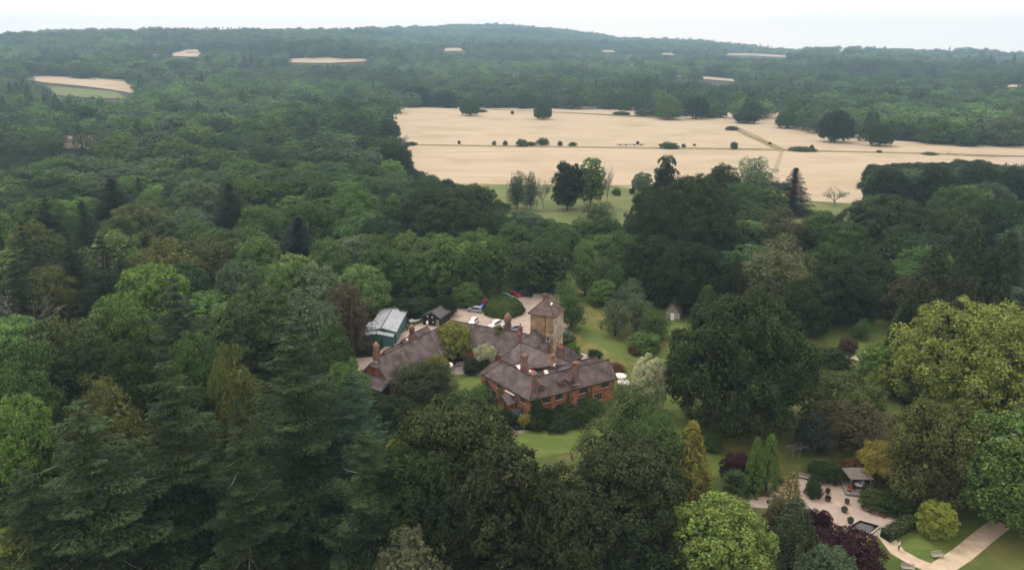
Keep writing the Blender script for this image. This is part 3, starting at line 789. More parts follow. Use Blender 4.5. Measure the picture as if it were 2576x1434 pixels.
    g1 = z1(1925, 640, 3.5); wing(house, (g1.x - 1.4, g1.y + 1.6), (g1.x + 1.8, g1.y - 1.4), 1.9, 2.8, 4.6, (0, 1.5))
    # gutters lead the eye: satellite dish
    q = z1(1812, 752, 7.6); b = MB(); b.lathe([(.05, 0), (.3, .06), (.42, .16), (.44, .18)], (0, 0, 0), 12)
    M_ = Matrix.Rotation(R(70), 3, 'X') @ Matrix.Rotation(0, 3, 'Z'); b.V = [tuple(M_ @ Vector(v) + Vector((q.x, q.y, 7.7))) for v in b.V]; b.tube([(q.x, q.y, 6.9), (q.x, q.y + .1, 7.7)], .03, 5)
    b.build('satellite_dish', WHITE, house)
    # chimneys
    rzA, rzB = math.atan2(dA.y, dA.x), math.atan2(dB.y, dB.x)
    x, y, t = zc(1640, 815, 1640, 940, 6.8); chimney(house, x, y, 5.6, t, 1.0, .85, rzA, pots=1, pot_h=.2)
    x, y, t = zc(1980, 722, 1982, 880, 6.6); chimney(house, x, y, 5.6, t, 1.15, .85, rzA, pots=2, pot_h=.2)
    x, y, t = zc(1790, 660, 1792, 760, 7.2); chimney(house, x, y, 6.0, t, .9, .7, rzA, m=STONE, pots=1, pot_h=.2)
    x, y, t = zc(1558, 660, 1560, 800, 6.2); chimney(house, x, y, 5.6, t, 1.35, 1.15, rzB, 'cluster', m=BRICKD, pots=0)
    x, y, t = zc(1528, 425, 1525, 545, 8.8); chimney(house, x, y, 7.6, t, .85, .6, rzB, pots=1, pot_h=.7)
    x, y, t = zc(1512, 485, 1518, 560, 8.6); chimney(house, x, y, 7.4, t, .8, .6, rzB, pots=1, pot_h=.3)
    x, y, t = zc(1852, 590, 1855, 690, 6.4); chimney(house, x, y, 4.6, t, 1.5, .9, rzB, pots=3, pot_h=.9)

# --- stone tower
tower = empty('stone_tower', (8.5, 164.0, 0), 0, 'square buff stone tower with a pyramid tiled roof rising behind the red brick house', 'tower')
with Shift(tower):
    ctr = Vector((8.55, 164.1)); hs = 3.05
    def tc_(a_, b_, z): return V3(ctr + dD * a_ + nD * b_, z)
    ring = [tc_(-hs, hs, 0), tc_(hs, hs, 0), tc_(hs, -hs, 0), tc_(-hs, -hs, 0)]
    for k, m in ((0, STONE), (1, STONEG_LIGHT), (2, STONE), (3, STONE)):  # right wall paler: the greyer light on that face is put into its colour
        a_, b_ = ring[k], ring[(k + 1) % 4]
        b = MB(); b.add([a_, b_, b_ + Vector((0, 0, 12.95)), a_ + Vector((0, 0, 12.95))], [(0, 1, 2, 3)]); wuv(b.build('wall', m, tower))
    e = 3.55; P = [tc_(-e, e, 12.75), tc_(e, e, 12.75), tc_(e, -e, 12.75), tc_(-e, -e, 12.75)]; A_ = tc_(0, 0, 16.3)
    tr = roofpart('roof', [[P[i], P[(i + 1) % 4], A_] for i in range(4)], TILE2, tower, .2)
    b = MB(); [b.tube([P[i], A_], .11, 5) for i in range(4)]; b.lathe([(.3, -.1), (.22, .2), (.05, .35)], A_, 8); b.build('ridge_tiles', TILE2, tr)
    b = MB(); b.box(tc_(1.35, .6, 0) + Vector((0, 0, 15.02)), (.45, 1.2, .1), 0, M=Matrix.Rotation(R(-26.6), 3, 'Z') @ Matrix.Rotation(R(45), 3, 'Y')); b.build('skylight', WHITE, tr)
    b = MB(); b.box(tc_(0, 0, 8.0), (hs * 2 + .2, hs * 2 + .2, .22), R(-26.6)); wuv(b.build('string_course', STONEG_LIGHT, tower))
    b = MB(); b.box(tc_(0, 0, 12.6), (hs * 2 + .24, hs * 2 + .24, .3), R(-26.6)); wuv(b.build('cornice', STONEG_LIGHT, tower))
    b = MB(); b.tube([tc_(.9, hs + .08, 0), tc_(.9, hs + .08, 12.4)], .07, 6); b.build('downpipe', IRON, tower)
    window(tower, tc_(1.75, hs, 6.9), dD, .75, 1.15, 1, CAPM); window(tower, tc_(-1.2, hs, 3.4), dD, .75, 1.15, 1, CAPM)
    window(tower, tc_(hs, 0.4, 3.2), -nD, .8, 1.2, 2, CAPM)
    chimney(tower, *tc_(-1.6, -2.2, 0)[:2], 13.0, 16.3, .75, .6, R(-26.6), pots=1, pot_h=.15, m=BRICKD)

# --- long tiled service range (two legs meeting in an L behind the magnolia)
rng_ = empty('service_range', (-18, 160, 0), 0, 'long low L-shaped tiled range with domed brick chimneys left of the red brick house', 'building')
with Shift(rng_):
    E0, EJ, D1 = Vector((-30.0, 146.4)), Vector((-15.1, 170.2)), Vector((3.66, 161.0))
    dE = (EJ - E0).normalized(); nE = Vector((dE.y, -dE.x)); dDd = (D1 - EJ).normalized(); nDd = Vector((dDd.y, -dDd.x))
    hw2, ze, zr = 4.4, 3.6, 8.0; sl = (zr - ze) / hw2; o = .4; zl = ze - sl * o
    inn = isect(E0 + nE * (hw2 + o), dE, EJ + nDd * (hw2 + o), dDd); outn = isect(E0 - nE * (hw2 + o), dE, EJ - nDd * (hw2 + o), dDd)
    S0 = E0 - dE * 1.2                               # half hip at the left end
    hz = 6.3; hk = (zr - hz) / sl
    H0, H1 = V3(S0 + nE * hk, hz), V3(S0 - nE * hk, hz)
    L0, L1 = V3(S0 + nE * (hw2 + o), zl), V3(S0 - nE * (hw2 + o), zl); R0_ = V3(E0 + dE * .6, zr); RJ = V3(EJ, zr); RD = V3(D1, zr)
    DE0, DE1 = V3(D1 + nDd * (hw2 + o), zl), V3(D1 - nDd * (hw2 + o), zl)
    r = roofpart('roof', [[L0, V3(inn, zl), RJ, R0_, H0], [V3(outn, zl), L1, H1, R0_, RJ], [H1, H0, R0_], [V3(inn, zl), DE0, RD, RJ], [DE1, V3(outn, zl), RJ, RD]], TILE, rng_)
    b = MB(); b.tube([R0_, RJ], .12).tube([RJ, RD], .12).tube([H0, R0_], .1).tube([H1, R0_], .1); b.build('ridge_tiles', TILE2, r)
    ii = isect(E0 + nE * hw2, dE, EJ + nDd * hw2, dDd); oo = isect(E0 - nE * hw2, dE, EJ - nDd * hw2, dDd)
    ring = [E0 + nE * hw2 - dE * .8, ii, D1 + nDd * hw2, D1 - nDd * hw2, oo, E0 - nE * hw2 - dE * .8]
    wall_ring(ring, 0, ze, BRICK, rng_)
    g = E0 - dE * .8; b = MB(); b.add([V3(g + nE * hw2, ze), V3(g - nE * hw2, ze), V3(g - nE * hk, hz - .1), V3(g + nE * hk, hz - .1)], [(3, 2, 1, 0)]); wuv(b.build('gable', BRICK, rng_))
    # lean-to across the gable end
    P = lambda a_, b_, z: V3(g + dE * a_ + nE * b_, z)
    lt = roofpart('lean_to_roof', [[P(-3.2, 4.6, 2.7), P(.2, 4.6, 4.5), P(.2, -4.6, 4.5), P(-3.2, -4.6, 2.7)]], TILE, rng_, .2)
    for k in (-4.2, -1.4, 1.4, 4.2): b = MB(); b.box(P(-2.9, k, 1.3), (.22, .22, 2.6)); b.build('post', WEATH, lt)
    b = MB(); b.box(P(-.4, 0, 1.3), (.2, 8.6, 2.6), math.atan2(dE.y, dE.x)); b.build('boarding', TIMBER, lt)
    # rear outshots with lower roofs
    for s0, s1, dz in ((9.0, 15.5, 0), (15.5, 20.5, .5), (20.5, 25.0, .9)):
        a_ = E0 + dE * s0 - nE * (hw2 + 1.6); b_ = E0 + dE * s1 - nE * (hw2 + 1.6)
        wing(rng_, a_, b_, 2.6, 3.0 + dz, 5.2 + dz, (0, 0), hwb=2.0)
    for x0, y0, xb, yb, k in ((330, 562, 330, 690, 0), (625, 415, 625, 530, 1), (1418, 318, 1420, 460, 2)):
        x, y, t = zc(x0, y0, xb, yb, (7.8, 7.4, 7.0)[k])
        chimney(rng_, x, y, (6.9, 6.2, 5.6)[k], t, (1.35, 1.25, 1.6)[k], (1.1, 1.1, 1.2)[k], math.atan2(dE.y, dE.x), 'round', pots=1, pot_h=.25)
    for s_ in (3, 8, 13): window(rng_, V3(E0 + dE * s_ + nE * hw2, 1.9), dE, 1.3, 1.3, 2)
    for (x, y) in ((582, 545), (750, 402)): q = z1(x, y, 5.2); b = MB(); b.box((q.x, q.y, 5.3), (.5, .5, .7)); b.build('roof_vent', WHITE, rng_)

# --- sheds
def shed(name, label, cat, x, y, rz, L, W, ze, zr, wm, rm, hip=0):
    t = empty(name, (x, y, 0), 0, label, cat); d = Vector((cos(rz), sin(rz))); c = Vector((x, y))
    with Shift(t): wing(t, c - d * L / 2, c + d * L / 2, W / 2, ze, zr, (hip, hip), rm, wm, over=.3)
    return t, d
q0, q1 = at(1000, 812, 0), at(1032, 800, 0)
za = at(975, 792, 4.0)
def prism_from(px4, ze, zr, name, label, cat, wm, rm, extra=None):
    """gabled building whose eaves on one side run between two sighted points"""
    a, b, wd = at(*px4[0], ze), at(*px4[1], ze), px4[2]
    t = empty(name, ((a.x + b.x) / 2, (a.y + b.y) / 2, 0), 0, label, cat)
    d = Vector((b.x - a.x, b.y - a.y)).normalized(); n = Vector((d.y, -d.x)); a2, b2 = Vector(a[:2]) - n * wd / 2, Vector(b[:2]) - n * wd / 2
    with Shift(t):
        wing(t, a2, b2, wd / 2, ze, zr, (0, 0), rm, wm, over=.15)
        if extra: extra(t, a2, b2, d, n)
    return t
def garage_doors(t, a, b, d, n):
    m = MB(); L = (b - a).length
    for k in range(4): m.box(V3(a + d * L * (k + .5) / 4 + n * (3.6 - .02), 1.3), (L / 4 * .86, .12, 2.4), math.atan2(d.y, d.x))
    m.build('panel', TEAL, t)
prism_from(((996, 834), (1024, 781), 7.6), 3.4, 4.5, 'workshop_shed', 'teal clad shed with pale grey sheet roof behind the parked white convertible', 'shed', TEAL, STEEL)
prism_from(((988, 846), (1004, 812), 8.5), 2.9, 3.7, 'workshop_shed', 'lower teal shed with whitish sheet roof half hidden by a green bush', 'shed', TEAL, STEEL)
def hut_bits(t, a, b, d, n):
    m = MB(); c = a - d * .02
    for k, z in ((-1.2, 2.7), (.3, 2.6), (-1.3, 1.3), (.5, 1.2)): m = MB(); m.box(V3(c + n * k, z), (.12, .34, .30), math.atan2(d.y, d.x)); m.build('sign', WHITE, t)
    m = MB(); m.box(V3(c + n * 1.9, 1.05), (.14, .95, 2.1), math.atan2(d.y, d.x)); m.build('door', WEATH, t)
prism_from(((1107, 800), (1132, 782), 5.4), 2.7, 4.2, 'timber_hut', 'small black timber hut with grey gabled roof at the edge of the drive', 'hut', TIMBER, FELT, hut_bits)
def summer_bits(t, a, b, d, n):
    m = MB(); m.box(V3(a - d * .03, 1.1), (.12, 1.0, 2.1), math.atan2(d.y, d.x)); m.build('door', WHITE, t)
    for k in (-1.25, 1.25): window(t, V3(a - d * .02 + n * k, 1.5), n, .8, 1.0, 2, WHITE)
prism_from(((1711, 789), (1724, 762), 4.2), 2.3, 5.0, 'summer_house', 'small weathered timber summer house with steep tiled roof in the long grass', 'summer house', WEATH, TILE2, summer_bits)
# distant buildings among the trees
def farhouse(u, v, L, W, ze, zr, rz, wm, rm, label, cat='house', name='distant_house', lift=0):
    p = at(u, v, 0); t = empty(name, p, 0, label, cat); d = Vector((cos(rz), sin(rz))); c = Vector((p.x, p.y))
    with Shift(t):
        wing(t, c - d * L / 2, c + d * L / 2, W / 2, p.z + ze, p.z + zr, (0, 0), rm, wm, over=.4, z0=p.z - 3)
        q = c - Vector((0, 1)) * 0
        m = MB(); m.box(V3(c - Vector((-sin(rz), cos(rz))) * (W / 2 + .2), p.z + zr - 1.6), (2.6, .4, 2.0), rz); m.build('gable', wm, t)
    return t
farhouse(192, 380, 30, 9, 7.5, 12.2, R(-4), STONEG_LIGHT, TILE2, 'long brown tiled roof with a small pale gable rising above the trees beside the road')
farhouse(2218, 172, 18.7, 8.4, 13, 15, R(3), STONEG_LIGHT, STEEL, 'wide white flat-looking building far off in the woods on the right')
farhouse(2425, 184, 13.2, 5.4, 13, 18, R(-8), WHITE, TILE2, 'brownish-roofed distant house on the wooded rise at right')
farhouse(470, 226, 6.6, 4.8, 12, 15.5, R(10), WHITE, TILE2, 'pale cottage wall peeping from trees right of the far left field')
farhouse(722, 390, 9, 3, 6.0, 7.4, R(5), WHITE, STEEL, 'white top of a lorry-like store glimpsed through the left wood', 'store', 'white_store')

# ------------------------------------------------------------------ cars
def paint(name, c): return mat(name, c, tuple(min(1, k * 1.08) for k in c), 3, rough=.28, spec=.6)
TYRE = mat('tyre_rubber', (.012, .012, .013)); RIM = mat('rim_metal', (.32, .33, .34), (.45, .45, .46), 5, rough=.35, metal=.6)
LAMP = mat('headlight_glass', (.6, .62, .64), rough=.1, spec=.7); TAIL = mat('tail_light', (.35, .02, .02), rough=.2)
BLACKG = mat('car_glass', (.012, .015, .018), rough=.05, spec=.8); TRIMB = mat('black_trim', (.015, .015, .016), rough=.6)
STN = {'hatch': [(-2.02, .30, .62, .70, .78), (-1.95, .24, .88, .92, .84), (-1.70, .20, .93, 1.38, .87), (-1.1, .20, .92, 1.48, .89), (-.2, .20, .90, 1.50, .90), (.25, .20, .89, 1.44, .90), (1.0, .20, .88, .93, .89), (1.6, .22, .78, .80, .86), (1.92, .26, .66, .68, .78), (2.0, .34, .50, .52, .70)],
       'estate': [(-2.3, .32, .66, .72, .80), (-2.22, .25, .92, .98, .86), (-2.0, .22, .98, 1.50, .89), (-1.2, .21, .97, 1.62, .91), (-.2, .21, .95, 1.64, .92), (.4, .21, .93, 1.54, .92), (1.15, .21, .92, .97, .90), (1.85, .24, .82, .84, .87), (2.18, .28, .70, .72, .80), (2.26, .36, .52, .55, .72)],
       'open': [(-2.0, .34, .60, .62, .76), (-1.9, .26, .88, .89, .84), (-1.1, .20, .90, .91, .88), (-1.0, .20, .88, .88, .88), (.3, .20, .86, .86, .88), (.55, .20, .88, .89, .88), (1.5, .22, .74, .76, .85), (1.88, .28, .62, .64, .78), (1.96, .36, .48, .50, .70)]}
def make_car(kind, m):
    S = STN[kind]; root = empty('parked_car'); b = MB(); n = len(S)
    V = []
    for x, z0, zb, zt, w in S:
        V += [(x, -w * .86, z0), (x, -w, z0 + .18), (x, -w * .985, (z0 + zb) / 2 + .1), (x, -w * .93, zb), (x, -w * (.93 if zt - zb < .1 else .74), zt),
              (x, -w * .35, zt + .035), (x, w * .35, zt + .035), (x, w * (.93 if zt - zb < .1 else .74), zt), (x, w * .93, zb), (x, w * .985, (z0 + zb) / 2 + .1), (x, w, z0 + .18), (x, w * .86, z0)]
    F = []
    for i in range(n - 1):
        for k in range(12): F.append((i * 12 + k, (i + 1) * 12 + k, (i + 1) * 12 + (k + 1) % 12, i * 12 + (k + 1) % 12))
    F += [tuple(range(12)), tuple(range((n - 1) * 12, n * 12))[::-1]]
    b.add(V, [f[::-1] for f in F]); body = b.build('body', m, root, True)
    md = body.modifiers.new('bevel', 'BEVEL'); md.width = .04; md.segments = 2; md.limit_method = 'ANGLE'; md.angle_limit = R(25)
    Vv = [Vector(v) for v in V]
    def inset(i, j, k0, k1, t=.10):
        q = [Vv[i * 12 + k0], Vv[j * 12 + k0], Vv[j * 12 + k1], Vv[i * 12 + k1]]; c = sum(q, Vector()) / 4
        nn = (q[1] - q[0]).cross(q[3] - q[0]); nn = nn.normalized() if nn.length else Vector((0, 0, 1))
        if nn.dot(c - Vector((0, 0, .6))) < 0: nn = -nn
        q = [c + (p - c) * (1 - t) + nn * .022 for p in q]; g.add(q + [p - nn * .03 for p in q], [(0, 1, 2, 3), (7, 6, 5, 4), (0, 4, 5, 1), (1, 5, 6, 2), (2, 6, 7, 3), (3, 7, 4, 0)])
    if kind != 'open':
        for k0, k1 in ((3, 4), (8, 7)):
            g = MB()
            for i, j in ((2, 3), (3, 4), (4, 5), (5, 6)): inset(i, j, k0, k1)
            g.build('side_window', BLACKG, root)
        g = MB(); inset(5, 6, 4, 7, .10); g.build('windscreen', BLACKG, root)
        g = MB(); inset(1, 2, 4, 7, .16); g.build('rear_window', BLACKG, root)
    else:
        g = MB(); g.box((-.35, 0, .90), (1.25, 1.42, .07)); g.build('cockpit', TRIMB, root)
        for sy in (-.36, .36): g = MB(); g.box((-.55, sy, 1.0), (.22, .5, .42)); g.box((-.30, sy, .93), (.5, .5, .14)); g.build('seat', TRIMB, root)
        g = MB(); M_ = Matrix.Rotation(R(-55), 3, 'Y'); g.box((.38, 0, 1.07), (.03, 1.35, .48), M=M_); g.build('windscreen', BLACKG, root)
        g = MB(); g.box((-1.15, 0, .99), (.5, 1.5, .16), taper=.8); g.build('folded_roof', TRIMB, root)
    fx = S[-2][0]; rx = S[1][0]
    for sy in (-1, 1):
        g = MB(); g.box((fx - .03, sy * .58, .64), (.16, .34, .13)); g.build('headlight', LAMP, root)
        g = MB(); g.box((rx - .03, sy * .66, .80), (.10, .26, .16)); g.build('tail_light', TAIL, root)
        for wx in (-S[-1][0] * .64, S[-1][0] * .66):
            t = MB(); V_ = []; 
            for r_, y in ((.20, -.10), (.31, -.10), (.33, -.06), (.33, .06), (.31, .10), (.20, .10)):
                for k in range(14): V_.append((wx + r_ * cos(k * pi / 7), sy * .82 + y, .33 + r_ * sin(k * pi / 7)))
            t.add(V_, [(i * 14 + k, i * 14 + (k + 1) % 14, (i + 1) % 6 * 14 + (k + 1) % 14, (i + 1) % 6 * 14 + k) for i in range(6) for k in range(14)])
            wh = t.build('wheel', TYRE, root)
            t = MB(); t.tube([(wx, sy * .82 - .07, .33), (wx, sy * .82 + .07, .33)], .21, 10); t.build('rim', RIM, wh)
    g = MB(); g.box((0, 0, .24), (S[-1][0] * 1.7, 1.5, .14)); g.build('sill_trim', TRIMB, root)
    return root
CP = {k: paint(k + '_paint', c) for k, c in dict(black=(.012, .012, .014), red=(.38, .018, .018), teal=(.10, .30, .33), navy=(.02, .025, .045), blue=(.035, .045, .26), silver=(.30, .36, .44), white=(.72, .73, .74), grey=(.30, .32, .35), skyblue=(.16, .26, .40)).items()}
for kind, col, u, v, rz, lab in [
    ('estate', 'black', 1322, 746, -18, 'black car parked side-on in front of the clipped hedge at the head of the drive'),
    ('hatch', 'red', 1296, 746, -30, 'red car squeezed between the black car and the pale teal car'),
    ('estate', 'teal', 1277, 752, -32, 'pale teal car at the back of the drive above the domed bush'),
    ('hatch', 'navy', 1242, 757, 30, 'dark navy car mostly hidden behind the domed bush'),
    ('hatch', 'red', 1221, 768, 205, 'bright red car beside the left edge of the domed bush'),
    ('hatch', 'blue', 1213, 778, 235, 'royal blue car between the red car and the silver car under the trees'),
    ('estate', 'silver', 1195, 784, 160, 'silver blue car at the near end of the row under the trees'),
    ('hatch', 'white', 1191, 814, 250, 'small white car just behind the long tiled roof'),
    ('estate', 'white', 1245, 822, 235, 'white estate car standing in front of the domed bush'),
    ('hatch', 'silver', 1265, 827, 240, 'silver car tucked behind the tall round-topped chimney'),
    ('hatch', 'grey', 1293, 831, 200, 'grey car with a dark roof right of the tall round-topped chimney'),
    ('open', 'white', 1045, 810, 215, 'white open-top convertible near the teal shed'),
    ('estate', 'black', 826, 945, 60, 'black car half hidden under the firs at the left yard'),
    ('hatch', 'skyblue', 846, 948, 65, 'pale blue car half hidden under the firs at the left yard'),
    ('estate', 'white', 926, 852, 10, 'white vehicle behind the clipped yew hedge left of the yard')]:
    c = make_car(kind, CP[col]); p = at(u, v, 0); c.location = (p.x, p.y, .065); c.rotation_euler.z = R(rz)
    tag(c, lab, 'car', 'cars parked round the house')

# ------------------------------------------------------------------ people
SKIN = mat('skin', (.45, .27, .20), rough=.6); HAIR = mat('hair', (.06, .04, .03)); HAIRG = mat('grey_hair', (.35, .33, .31))
def skinned(name, pts, edges, rad, m, parent, sub=1):
    me = bpy.data.meshes.new(name); me.from_pydata(pts, edges, []); o = link(name, me, m, parent)
    o.modifiers.new('skin', 'SKIN'); s = o.modifiers.new('sub', 'SUBSURF'); s.levels = s.render_levels = sub
    for v, r in zip(me.skin_vertices[0].data, rad): v.radius = (r, r * .85)
    me.skin_vertices[0].data[0].use_root = True
    return o
def person(x, y, rz, label, top, legs, arms='down', seat=0.0, hair=HAIR):
    t = empty('person', (x, y, .065), rz, label, 'person')
    h = 1.0 if not seat else .62
    hip, ch, nk, hd = (0, 0, .93 * h), (0, .02, 1.28 - (1 - h) * .93), (0, .02, 1.47 - (1 - h) * .93), (0, .05, 1.62 - (1 - h) * .93)
    tp = (0, .05, hd[2] + .09)
    P = [hip, ch, nk, hd, tp]; Ed = [(0, 1), (1, 2), (2, 3), (3, 4)]; Rd = [.14, .16, .06, .09, .07]
    Lp = [];
    for s in (-1, 1):
        k = len(P); kn = (s * .10, .05 + seat * .45, .48) if not seat else (s * .12, .46, .56); ft = (s * .11, -.02 + seat * .5, .07)
        P += [(s * .10, 0, hip[2] - .06), kn, ft, (s * .12, ft[1] + .17, .04)]; Ed += [(0, k), (k, k + 1), (k + 1, k + 2), (k + 2, k + 3)]; Rd += [.10, .065, .045, .04]
        sh = (s * .19, .02, nk[2] - .06)
        if arms == 'down': el, wr = (s * .25, -.01, sh[2] - .28), (s * .26, .06, sh[2] - .52)
        else: el, wr = (s * .24, .10, sh[2] - .24), (s * .14, .36, sh[2] - .34)
        k = len(P); P += [sh, el, wr]; Ed += [(2, k), (k, k + 1), (k + 1, k + 2)]; Rd += [.062, .045, .030]
        w = Vector(wr); d = (w - Vector(el)).normalized(); sd = Vector((s, 0, 0))
        pm = w + d * .07; k2 = len(P); P += [tuple(pm)]; Ed += [(k + 2, k2)]; Rd += [.034]
        for f, L in ((-.03, .075), (-.01, .09), (.01, .085), (.03, .07)):
            a_ = len(P); P += [tuple(pm + Vector((0, f, 0)) + d * .03), tuple(pm + Vector((0, f, 0)) + d * (.03 + L) + Vector((0, .01, -.01)))]; Ed += [(k2, a_), (a_, a_ + 1)]; Rd += [.010, .008]
        a_ = len(P); P += [tuple(w + d * .04 + Vector((-s * .035, .02, 0))), tuple(w + d * .09 + Vector((-s * .055, .03, 0)))]; Ed += [(k + 2, a_), (a_, a_ + 1)]; Rd += [.012, .009]
    skinned('body', P, Ed, Rd, SKIN, t)
    # clothing follows the same joints, a little larger
    k1, k2 = 5, 5 + (len(P) - 5) // 2
    sh = [P[0], P[1], tuple(Vector(P[2]) - Vector((0, 0, .05)))]; se = [(0, 1), (1, 2)]; sr = [.155, .175, .10]
    for k in (k1, k2):
        a_ = len(sh); sh += [P[k + 4], P[k + 5], tuple(Vector(P[k + 5]).lerp(Vector(P[k + 6]), .55))]; se += [(2, a_), (a_, a_ + 1), (a_ + 1, a_ + 2)]; sr += [.080, .062, .05]
    skinned('shirt', sh, se, sr, top, t)
    tr_ = [P[0]]; te = []; trr = [.150]
    for k in (k1, k2):
        a_ = len(tr_); tr_ += [P[k], P[k + 1], tuple(Vector(P[k + 2]) + Vector((0, 0, .05)))]; te += [(0, a_), (a_, a_ + 1), (a_ + 1, a_ + 2)]; trr += [.115, .082, .065]
    skinned('trousers', tr_, te, trr, legs, t)
    b = MB(); b.lathe([(.03, .115), (.075, .09), (.098, .03), (.095, -.02), (.06, -.07)], (hd[0], hd[1] - .02, hd[2] + .03), 10); b.build('hair', hair, t, True)
    b = MB(); b.box((0, hd[1] + .085, hd[2] + .0), (.025, .03, .04)); b.build('nose', SKIN, t)
    return t
DARKC = mat('dark_cloth', (.015, .015, .018)); BLUEC = mat('pale_blue_cloth', (.46, .55, .68)); JEANS = mat('brown_cloth', (.07, .05, .045)); REDC = mat('rust_cloth', (.30, .09, .05))
p = at(1025, 834, 0); person(p.x, p.y, R(160), 'person in dark clothes walking on the drive near the white convertible', DARKC, DARKC)
p = gz(1805, 1215, 0); person(p.x, p.y, R(70), 'person in a pale blue top standing on the forked path by the hedge', BLUEC, JEANS, 'fwd', hair=HAIRG)
for k, (u, v) in enumerate(((2383, 389.5), (2387, 389.5))):
    p = at(u, v, 0); person(p.x, p.y, R(90), ('left', 'right')[k] + ' one of two tiny people walking along the field margin', DARKC, DARKC)

# ------------------------------------------------------------------ garden furniture and small structures
TEAK = mat('silvered_teak', (.28, .25, .22), (.40, .36, .32), 5, stretch=(1, 6, 1)); STN_ = mat('pot_glaze', (.06, .07, .065), (.11, .12, .11), 3); ROOFW = mat('shingle', (.12, .105, .10), (.21, .19, .18), 1.5, stretch=(1, 6, 1))
RUST = mat('rusty_planter', (.16, .045, .025), (.24, .08, .045), 3); ORNG = mat('orange_paint', (.62, .24, .02), (.70, .30, .03), 2, rough=.5); CANV = mat('white_canvas', (.70, .70, .69), (.80, .80, .79), 1)
def bench(x, y, rz, label, w=1.8, m=None):
    t = empty('garden_bench', (x, y, .06), rz, label, 'bench', 'wooden garden benches'); m = m or TEAK
    b = MB(); [b.box((0, .08 + k * .12, .44), (w, .10, .035)) for k in range(-2, 3)]; b.build('seat', m, t)
    b = MB(); b.box((0, -.26, .92), (w, .05, .07)); b.box((0, -.22, .56), (w, .05, .06)); [b.box((-w / 2 + (k + .5) * w / 12, -.24, .73), (.05, .03, .34)) for k in range(12)]; b.build('backrest', m, t)
    for sx in (-1, 1):
        b = MB(); b.box((sx * (w / 2 - .04), .05, .66), (.07, .58, .045)); b.build('armrest', m, t)
        for yy, h in ((-.24, .9), (.30, .64)): b = MB(); b.box((sx * (w / 2 - .04), yy, h / 2), (.07, .07, h)); b.build('leg', m, t)
    return t
for (x, y, rz, s, lab) in ((1500, 785, 35 + 180 - 75, 2.0, 'pale wooden bench facing the gravel beside the low red pots'), (733, 400, 150, 1.9, 'grey bench at the top left edge of the gravel garden'),
                        (2235, 1290, 180 + 8, 1.8, 'weathered bench alone on the grass in the fork of the path'), (1905, 1432, 170, 1.8, 'bench cut off by the bottom edge below the forked path')):
    p = gz(x, y, 0); bench(p.x, p.y, R(rz), lab, s)
p = at(1156, 921, 0); bench(p.x, p.y, R(190), 'wooden bench on the paving inside the tiled courtyard', 1.9)
def pot(x, y, r, h, lab, leafcol, glaze=STN_, n=260):
    t = empty('potted_plant', (x, y, .06), random.random() * 6, lab, 'potted plant', 'planted pots on the gravel')
    b = MB(); b.lathe([(r * .7, 0), (r, h * .5), (r * 1.05, h * .92), (r * 1.14, h * .94), (r * 1.14, h), (r * .95, h), (r * .9, h * .85)], n=14); b.build('pot', glaze, t, True)
    g = np.random.default_rng(int(x * 10) & 9999); d = g.normal(0, 1, (n, 3)); d /= np.linalg.norm(d, axis=1, keepdims=True); d[:, 2] = abs(d[:, 2])
    P = d * g.uniform(.3, 1, (n, 1)) * r * 1.25 + np.array((0, 0, h * .95)); o = link('plant', leafmesh('plant', [leaves(P, d, .14, g=g)]), [LEAF, BARK], t); o.color = (*leafcol, 1)
random.seed(4)
for (x, y, r, h, c, lab) in ((1000, 560, .38, .6, (.03, .06, .03), 'dark round pot with green plant, topmost on the gravel'), (1000, 650, .48, .65, (.05, .03, .025), 'wide dark pot with brownish plant left on the gravel'),
                      (1217, 680, .36, .6, (.03, .05, .03), 'small dark pot in the middle of the gravel in front of the pavilion'), (1187, 775, .48, .62, (.04, .08, .03), 'round pot with leafy plant, third down on the gravel'),
                      (1255, 900, .46, .7, (.05, .08, .04), 'pale-rimmed pot with spiky plant beside the pond'), (1415, 750, .4, .5, (.10, .04, .02), 'terracotta pot of reddish plants left of the pale bench')):
    p = gz(x, y, 0); pot(p.x, p.y, r, h, lab, c, POT if 'terra' in lab else STN_)
for (x, y, L, rz, lab) in ((240, 580, 2.6, 10, 'low rusty red raised planter at the left end of the gravel'), (450, 468, 1.9, 25, 'small rusty raised planter behind the golden conifer'), (1650, 800, 2.6, 35, 'rusty planted trough right of the pale bench')):
    p = gz(x, y, 0); t = empty('raised_planter', (p.x, p.y, .06), R(rz), lab, 'planter', 'rusty raised planters')
    b = MB(); L2, w = L / 2, .5
    for c, d in (((0, -w, .25), (L, .06, .5)), ((0, w, .25), (L, .06, .5)), ((-L2 + .03, 0, .25), (.06, 2 * w - .08, .5)), ((L2 - .03, 0, .25), (.06, 2 * w - .08, .5))): b.box(c, d)
    b.build('box', RUST, t)
    g = np.random.default_rng(int(x)); P = np.stack([g.uniform(-L2, L2, 400), g.uniform(-w, w, 400), g.uniform(.4, .95, 400)], 1)
    o = link('plant', leafmesh('plant', [leaves(P, g.normal(0, 1, (400, 3)), .16, g=g)]), [LEAF, BARK], t); o.color = (.05, .08, .03, 1)
# low red brick walls
def lowwall(pts, h, lab, m=BRICK, name='garden_wall', th=.3):
    P = [gz(*p) for p in pts]; b = MB()
    for a, c in zip(P[:-1], P[1:]): d = c - a; b.box(((a.x + c.x) / 2, (a.y + c.y) / 2, h / 2), (d.length + (.0), th, h), math.atan2(d.y, d.x))
    o = wuv(b.build(name, m)); return tag(o, lab, 'wall')
lowwall([(905, 475), (1130, 372)], .55, 'low red brick garden wall left of the pavilion')
lowwall([(1150, 368), (1235, 372)], .55, 'short low red brick wall running behind the pavilion deck')
